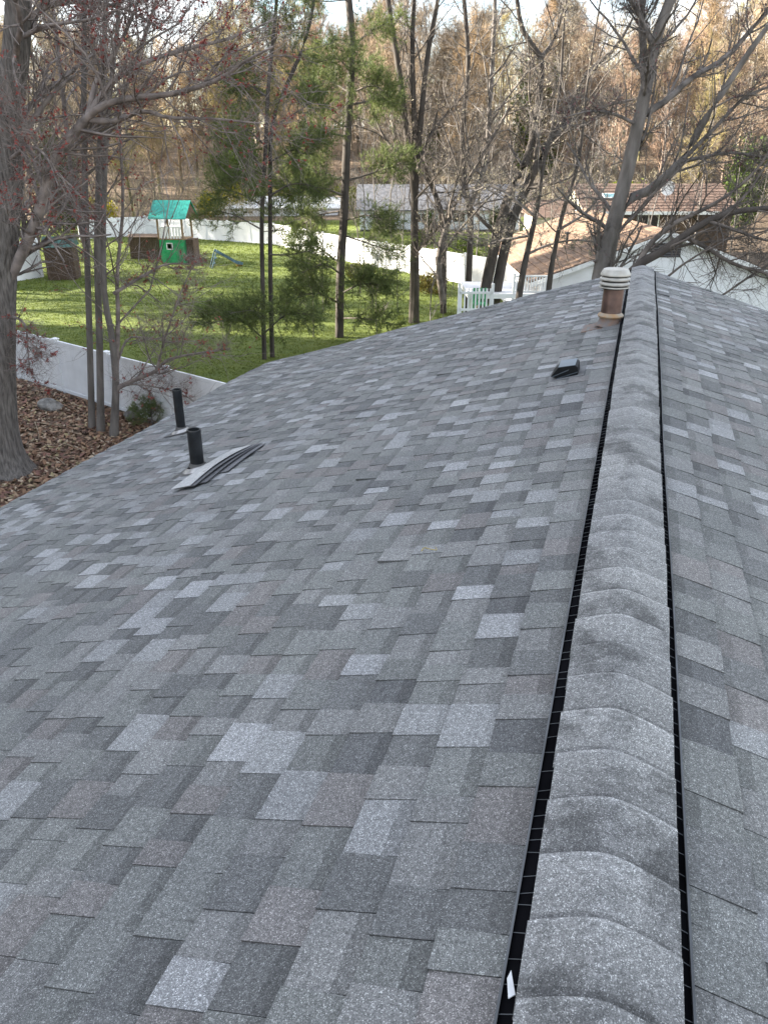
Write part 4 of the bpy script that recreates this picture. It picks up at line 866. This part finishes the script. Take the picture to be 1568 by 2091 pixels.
# --- woodland behind
def wood_proto(h, lean, spread, n1, cols):
    root = thing('woodland_tree', 'slender bare woodland tree on the rise beyond the lawns', 'tree', (0, 0, 0), 0, 'bare woodland trees beyond the lawns')
    p, r = smooth_line([(0, 0, -.5), (lean*.2, .1, h*.3), (lean*.6, -.2, h*.65), (lean, 0, h)], [.19, .16, .11, .03], 16)
    link('trunk', mesh_from('trunk', *tubes(p[None], r[None], 7), [M['wbark']], True), root)
    A, B = grow(p[None], r[None], n1, .22, 1, 48, spread, 7, .5, .08, .12, .03); C, D = grow(A, B, 8, .15, 1, 42, .42, 5, .55, .06, .16, .02); E_, G_ = grow(C, D, 6, .15, 1, 40, .5, 4, .6, .05, .2, .014, tipr=.7)
    V, F = joined([tubes(A, B, 4), tubes(C, D, 3), tubes(E_, G_, 3)]); Fq = F
    P_ = np.concatenate([E_[:, i] for i in range(1, E_.shape[1])]); D_ = unit(np.concatenate([E_[:, i]-E_[:, i-1] for i in range(1, E_.shape[1])])); V2, F2 = tufts(P_, D_, 2, .8, .024, .5)
    tag(link('twigs', mesh_from('twigs', V2, F2, [M['wtwig']]), root), kind='stuff'); cr = link('crown', mesh_from('crown', V, F, [M['wtwig']]), root); return root
protos = [wood_proto(16, .8, .26, 26, 0), wood_proto(19, -1, .22, 30, 0), wood_proto(14, .5, .30, 24, 0), wood_proto(17.5, 1.4, .24, 28, 0)]
used = [False]*4; WC = [(1.05, 1, .92), (1.18, 1.02, .78), (.9, .84, .78), (1.1, 1.12, .66), (1.08, .92, .88), (.85, .87, .86), (1.25, 1.18, 1.08)]
rr = random.Random(3); cnt = 0
for k in range(165):
    y = 66+85*rr.random()**1.25; x = (rr.random()-.5)*1.15*y
    if y < 96 and -24 < x < 25: 
        if rr.random() < .75: y = rr.uniform(97, 140)
        elif y < 82: y = rr.uniform(96, 125)
    if y < 75 and abs(x) < 30: continue
    i = rr.randrange(4); c = WC[rr.randrange(7)]; s = rr.uniform(.7, 1.1); z = hill(x, y); j = rr.uniform(.8, 1.15); col = (c[0]*j, c[1]*j, c[2]*j, 1)
    ci = WC.index(c); q = project((x, y, z+1)); px = q[0]
    lab = 'bare woodland tree with %s twigs, %s' % (('tan', 'golden', 'brown', 'yellow-green', 'reddish', 'grey', 'pale')[ci], 'behind the play tower' if px < 450 else 'behind the white pines' if px < 730 else 'behind the long white house' if px < 1080 else 'behind the brown-roofed house')
    if not used[i]:
        protos[i]['label'] = lab; used[i] = True; o = protos[i]; o.location = (x, y, z); o.rotation_euler.z = rr.uniform(0, 6); o.scale = (s,)*3
        for ch in o.children: ch.color = col
    else: copy_tree(protos[i], (x, y, z), rr.uniform(0, 6), s, lab, col)
# far wood: one mass of stems and twigs on the rise
def distant():
    n = 760; y = 122+150*rng.random(n)**1.2; x = (rng.random(n)-.5)*1.5*y; z = np.array([hill(a, b) for a, b in zip(x, y)]); h = 9+8*rng.random(n)
    T = np.stack([np.stack([x+rng.normal(0, .3, n)*q, y, z-.5+(h+.5)*q], 1) for q in np.linspace(0, 1, 5)], 1); Rr = np.linspace(.17, .04, 5)[None]*np.ones((n, 1))
    A, B = grow(T, Rr, 13, .12, 1, 45, .30, 4, .5, .08, .15, .05); P = []; D = []
    for i in (1, 2, 3): P.append(A[:, i]); D.append(A[:, i]-A[:, i-1])
    V, F = joined([tubes(T, Rr, 4), tubes(A, B, 3)])
    tag(link('distant_woods', mesh_from('distant_woods', V, F, [M['far']])), 'tan mass of bare woodland on the far rise', 'woods', kind='stuff')
    V, F = tufts(np.concatenate(P), unit(np.concatenate(D)), 4, 1.5, .07, .55)
    tag(link('distant_brush', mesh_from('distant_brush', V, F, [M['far']])), 'haze of fine tan twigs over the far woods', 'twigs', kind='stuff')
    n = 1150; y = 81+60*rng.random(n)**1.3; x = (rng.random(n)-.5)*1.3*y; z = np.array([hill(a, b) for a, b in zip(x, y)])
    T = np.stack([np.stack([x+rng.normal(0, .35, n)*q, y, z-.3+(1.4+2.6*rng.random(n))*q], 1) for q in np.linspace(0, 1, 4)], 1); Rr = np.linspace(.03, .012, 4)[None]*np.ones((n, 1))
    A, B = grow(T, Rr, 6, .02, 1, 35, .7, 4, .7, .1, .15, .015); P = [A[:, i] for i in (1, 2, 3)]; D = [A[:, i]-A[:, i-1] for i in (1, 2, 3)]
    V1, F1 = tufts(np.concatenate(P), unit(np.concatenate(D)), 3, .7, .03, .5); V, F = joined([tubes(T, Rr, 3), tubes(A, B, 3)]); n4 = len(F)
    o = link('undergrowth', mesh_from('undergrowth', V, F, [M['far']])); tag(o, 'bare brushy undergrowth at the foot of the woods', 'undergrowth', kind='stuff')
    link('twigs', mesh_from('twigs', V1, F1, [M['far']]), o)['kind'] = 'stuff'
distant()
# shrubs
def shrub_proto(name, label, cat, group, w, h, n, sz):
    root = thing(name, label, cat, (0, 0, 0), 0, group)
    a = rng.normal(size=(n, 3)); a = unit(a)*(rng.random((n, 1))**.4); P = np.stack([a[:, 0]*w, a[:, 1]*w, h*.5+a[:, 2]*h*.5], 1)*(1+.12*rng.normal(size=(n, 1)))
    P[:, 2] = np.abs(P[:, 2]); V, F = tufts(P, unit(a+np.array((0, 0, .4))), 3, sz, sz*.5, .6)
    tag(link('foliage', mesh_from('foliage', V, F, [M['bush']]), root), kind='stuff')
    s0 = np.zeros((7, 4, 3)); d = unit(np.stack([rng.normal(0, .4, 7), rng.normal(0, .4, 7), np.ones(7)], 1))
    for q in range(4): s0[:, q] = d*h*.26*q
    link('stem', mesh_from('stem', *tubes(s0, np.full((7, 4), .02), 4), [M['twigg']]), root); return root
def place_shrubs(proto, lst):
    for i, (x, y, fw, s, col, *lab) in enumerate(lst):
        p = onground(x, y) if fw is None else at(x, y, fw); p[2] = hill(p[0], p[1])
        if i == 0:
            proto.location = p; proto.scale = (s,)*3
            if lab: proto['label'] = lab[0]
            for ch in proto.children: ch.color = (*col, 1)
        else: copy_tree(proto, p, random.uniform(0, 6), s, lab[0] if lab else None, (*col, 1))
G1, G2, Y1, RD = (.7, .75, .7), (1.1, 1.1, .6), (4.2, 2.6, .55), (1.5, .9, .75)
place_shrubs(shrub_proto('arborvitae', 'dark green upright evergreen shrub in front of the long white house', 'shrub', 'evergreen shrubs by the long white house', .55, 2.0, 900, .16), [(775, 481, 70, 1, G1), (795, 481, 70.3, .9, G1), (878, 481, 69.5, .95, G1), (905, 483, 69, .8, G1), (1010, 482, 69, 1.05, G1), (1030, 484, 68, .9, G1), (1180, 0, 43, .9, G1, 'dark evergreen shrub beside the pale-walled wing of the brown-roofed house')])
place_shrubs(shrub_proto('yellow_shrub', 'yellow flowering shrub glowing at the edge of the woods', 'shrub', 'yellow shrubs at the wood edge', 1.8, 2.6, 1100, .24), [(130, 0, 74, 1, Y1, 'yellow flowering shrub at the wood edge behind the brown garden shed'), (450, 0, 90, 1.1, Y1, 'large yellow flowering shrub at the left end of the white garage'), (560, 0, 93, 1, Y1, 'yellow flowering shrub right behind the white garage roof'), (395, 0, 88, .9, Y1, 'yellow flowering shrub directly behind the turquoise play tower roof'), (700, 0, 92, .9, (2.8, 2.2, .6), 'dull yellow shrub between the white garage and the long white house'), (1330, 0, 85, 1.2, (2.4, 2., .6), 'big olive yellow shrub behind the brown roof with the skylight'), (905, 0, 84, .7, Y1, 'small yellow shrub behind the long white house')])
place_shrubs(shrub_proto('laurel_shrub', 'low olive green shrub among the saplings at the lawn edge', 'shrub', 'low shrubs at the lawn edge', 1.0, 1.3, 900, .14), [(880, 600, None, .8, RD, 'reddish brown shrub at the foot of the forked bare trees'), (735, 575, None, .8, (1.5, 1.1, .8), 'brownish low shrub between the thick pine and the far fence'), (1000, 545, None, 1.0, G2, 'olive shrub just in front of the far fence end'), (940, 520, None, 1.0, G2, 'olive shrub behind the far fence, by the leaning tree'), (1070, 520, None, 1.0, G2, 'olive shrub beside the grey garden shelter'), (860, 500, None, .8, G2, 'small olive shrub on the far lawn behind the upright trunk')])
wp = shrub_proto('dense_evergreen', 'dense dark evergreen standing in the woods', 'tree', 'evergreens in the woods', 2.4, 9, 2600, .4)
place_shrubs(wp, [(1590, 0, 75, .75, (1.1, 1.15, .9), 'round green evergreen behind the tan-roofed gable house'), (60, 0, 72, .8, (.9, .9, .8), 'dark evergreen behind the white fence panel and garden shed'), (1120, 0, 105, 1.3, (1.3, 1.3, .8), 'tall yellowish evergreen in the woods above the grey shelter'), (860, 0, 110, 1.1, (1.4, 1.4, .7), 'pale green evergreen in the woods above the long white house'), (470, 0, 100, .9, (1.1, 1.2, .8), 'green evergreen in the woods above the white garage')])

# --- trees standing left of the picture: unseen evergreens added to shade the roof and near yard, bare ones streak the lawn
def shade_spruce_proto():
    root = thing('shade_spruce', 'tall dense dark spruce added out of view to shade the house', 'tree', (0, 0, 0), 0, 'added spruces out of view that shade the house'); h = 19.
    p, r = smooth_line([(0, 0, -.2), (0, 0, h*.5), (0, 0, h)], [.25, .15, .02], 12); link('trunk', mesh_from('trunk', *tubes(p[None], r[None], 8), [M['barkd']], True), root)
    n = 1500; t = rng.random(n)**.8; z = .6+t*(h-.8); L = (3.1*(1-t)**.75+.35)*(.75+.35*rng.random(n)); a = rng.random(n)*6.283
    d = np.stack([np.cos(a), np.sin(a), np.full(n, -.25)], 1); C = np.stack([np.stack([0*z, 0*z, z], 1)+d*(L*q)[:, None]+np.array((0, 0, .25))*q*q for q in np.linspace(0, 1, 4)], 1)
    V, F = tubes(C, np.linspace(.03, .01, 4)[None]*np.ones((n, 1)), 3); link('branches', mesh_from('branches', V, F, [M['barkd']]), root)
    P = []; D = []
    for q in np.linspace(.25, 1, 7): P.append(C[:, 0]+(C[:, -1]-C[:, 0])*q); D.append(d+np.array((0, 0, -.2)))
    V, F = tufts(np.concatenate(P), unit(np.concatenate(D)), 5, .62, .22, .55); tag(link('needles', mesh_from('needles', V, F, [M['spruce']]), root), kind='stuff'); return root
sp = shade_spruce_proto()
for i in range(30):
    x, y = (-35-3.6*(i//10), -6.5+4.0*(i % 10)+1.35*(i//10)); x += random.uniform(-.6, .6)
    if i == 0: sp.location = (x, y, 0); sp.scale = (1.4,)*3
    else: copy_tree(sp, (x, y, 0), random.uniform(0, 6), random.uniform(1.34, 1.46))
side = [(-27, 36), (-31, 41), (-26, 45), (-35, 49), (-30.5, 53), (-29, 39), (-37, 58), (-33, 46)]
for i, (x, y) in enumerate(side):
    o = copy_tree(protos[i % 4], (x, y, 0), i*1.3, .9, 'bare woodland tree beyond the left end of the lawn', (.8, .8, .8, 1)); o['group'] = 'bare trees left of the lawn'

# ------------------------------------------------------------------ stones, sticks, scraps
def rock(label, loc, sx, sy, sz, seed):
    r_ = np.random.default_rng(seed); import bmesh
    bm = bmesh.new(); bmesh.ops.create_icosphere(bm, subdivisions=3, radius=1); ph = r_.random(6)*6
    for v in bm.verts:
        c = v.co; f = 1+.16*math.sin(3*c.x+ph[0])*math.cos(2.5*c.y+ph[1])+.10*math.sin(5*c.z+ph[2]+2*c.x)
        if c.x*math.cos(ph[3])+c.y*math.sin(ph[3]) > .55: f *= .85
        v.co = Vector((c.x*sx*f, c.y*sy*f, max(-.3, c.z)*sz*f))
    me = bpy.data.meshes.new('rock'); bm.to_mesh(me); bm.free(); me.materials.append(M['rock'])
    tag(link('rock', me, None, (*loc[:2], sz*.22)), label, 'rock')
rock('large pale boulder lying in the fallen leaves near the fence', onground(106, 836), .34, .28, .26, 1)
rock('smaller grey stone in the leaves beside the young pine', onground(272, 852), .22, .2, .2, 5)
def stick(label, pts, r, mt=M['stick'], cat='stick', name='fallen_stick', group=None):
    p, rr_ = smooth_line(pts, np.linspace(r, r*.5, len(pts)), 12); c = p.mean(0)
    tag(link(name, mesh_from(name, tubes(p[None]-c, rr_[None], 6)[0], tubes(p[None], rr_[None], 6)[1], [mt], True), None, c), label, cat, group)
for k, (a, b_, c) in enumerate([((70, 862), (120, 868), (170, 868)), ((95, 930), (120, 938), (135, 950)), ((72, 862), (80, 885), (80, 898)), ((130, 905), (160, 915), (172, 922)), ((112, 832), (122, 830), (128, 838))]):
    stick('thin dry stick lying among the fallen leaves', [onground(*q, .055) for q in (a, b_, c)], .012, group='sticks in the leaf bed')
def on_roof(px, py, lift=.012):
    r = np.array(ray(px, py)); l = np.array((HC*r[0]-HS*r[1], HS*r[0]+HC*r[1], r[2])); t = .5
    for _ in range(40):                                   # walk the sight line onto the left slope
        d = XR-l[0]*t/1000.; zt = ZR-SL*d-CAMZ; t += (l[2]*t/1000.-zt)*.6*1000/abs(l[2])*.6
    q = l*t/1000.; s = (XR-q[0])*CS; return house_to_world(roof_pt(-1, s, q[1], lift))
stick('small curled yellow twig lying on the grey shingles', [on_roof(*q) for q in ((862, 1133), (868, 1126), (880, 1129), (893, 1131), (890, 1124))], .0022, M['ywig'], 'twig', 'curled_twig')
m = MB(); m.add([(0, 0, 0), (.012, .004, .004), (.010, .04, .012), (.002, .03, .006), (.001, .0, -.002), (.012, .004, .002), (.01, .04, .01), (.002, .03, .004)], [(0, 1, 2, 3), (7, 6, 5, 4), (0, 4, 5, 1), (1, 5, 6, 2), (2, 6, 7, 3), (3, 7, 4, 0)])
o = m.build('paper_scrap', M['scrap'], None, house_to_world((XR-HWv+.014, .83, vz(XR-HWv, .83, .018)))); tag(o, 'tiny white scrap caught in the black ridge vent slot', 'scrap')
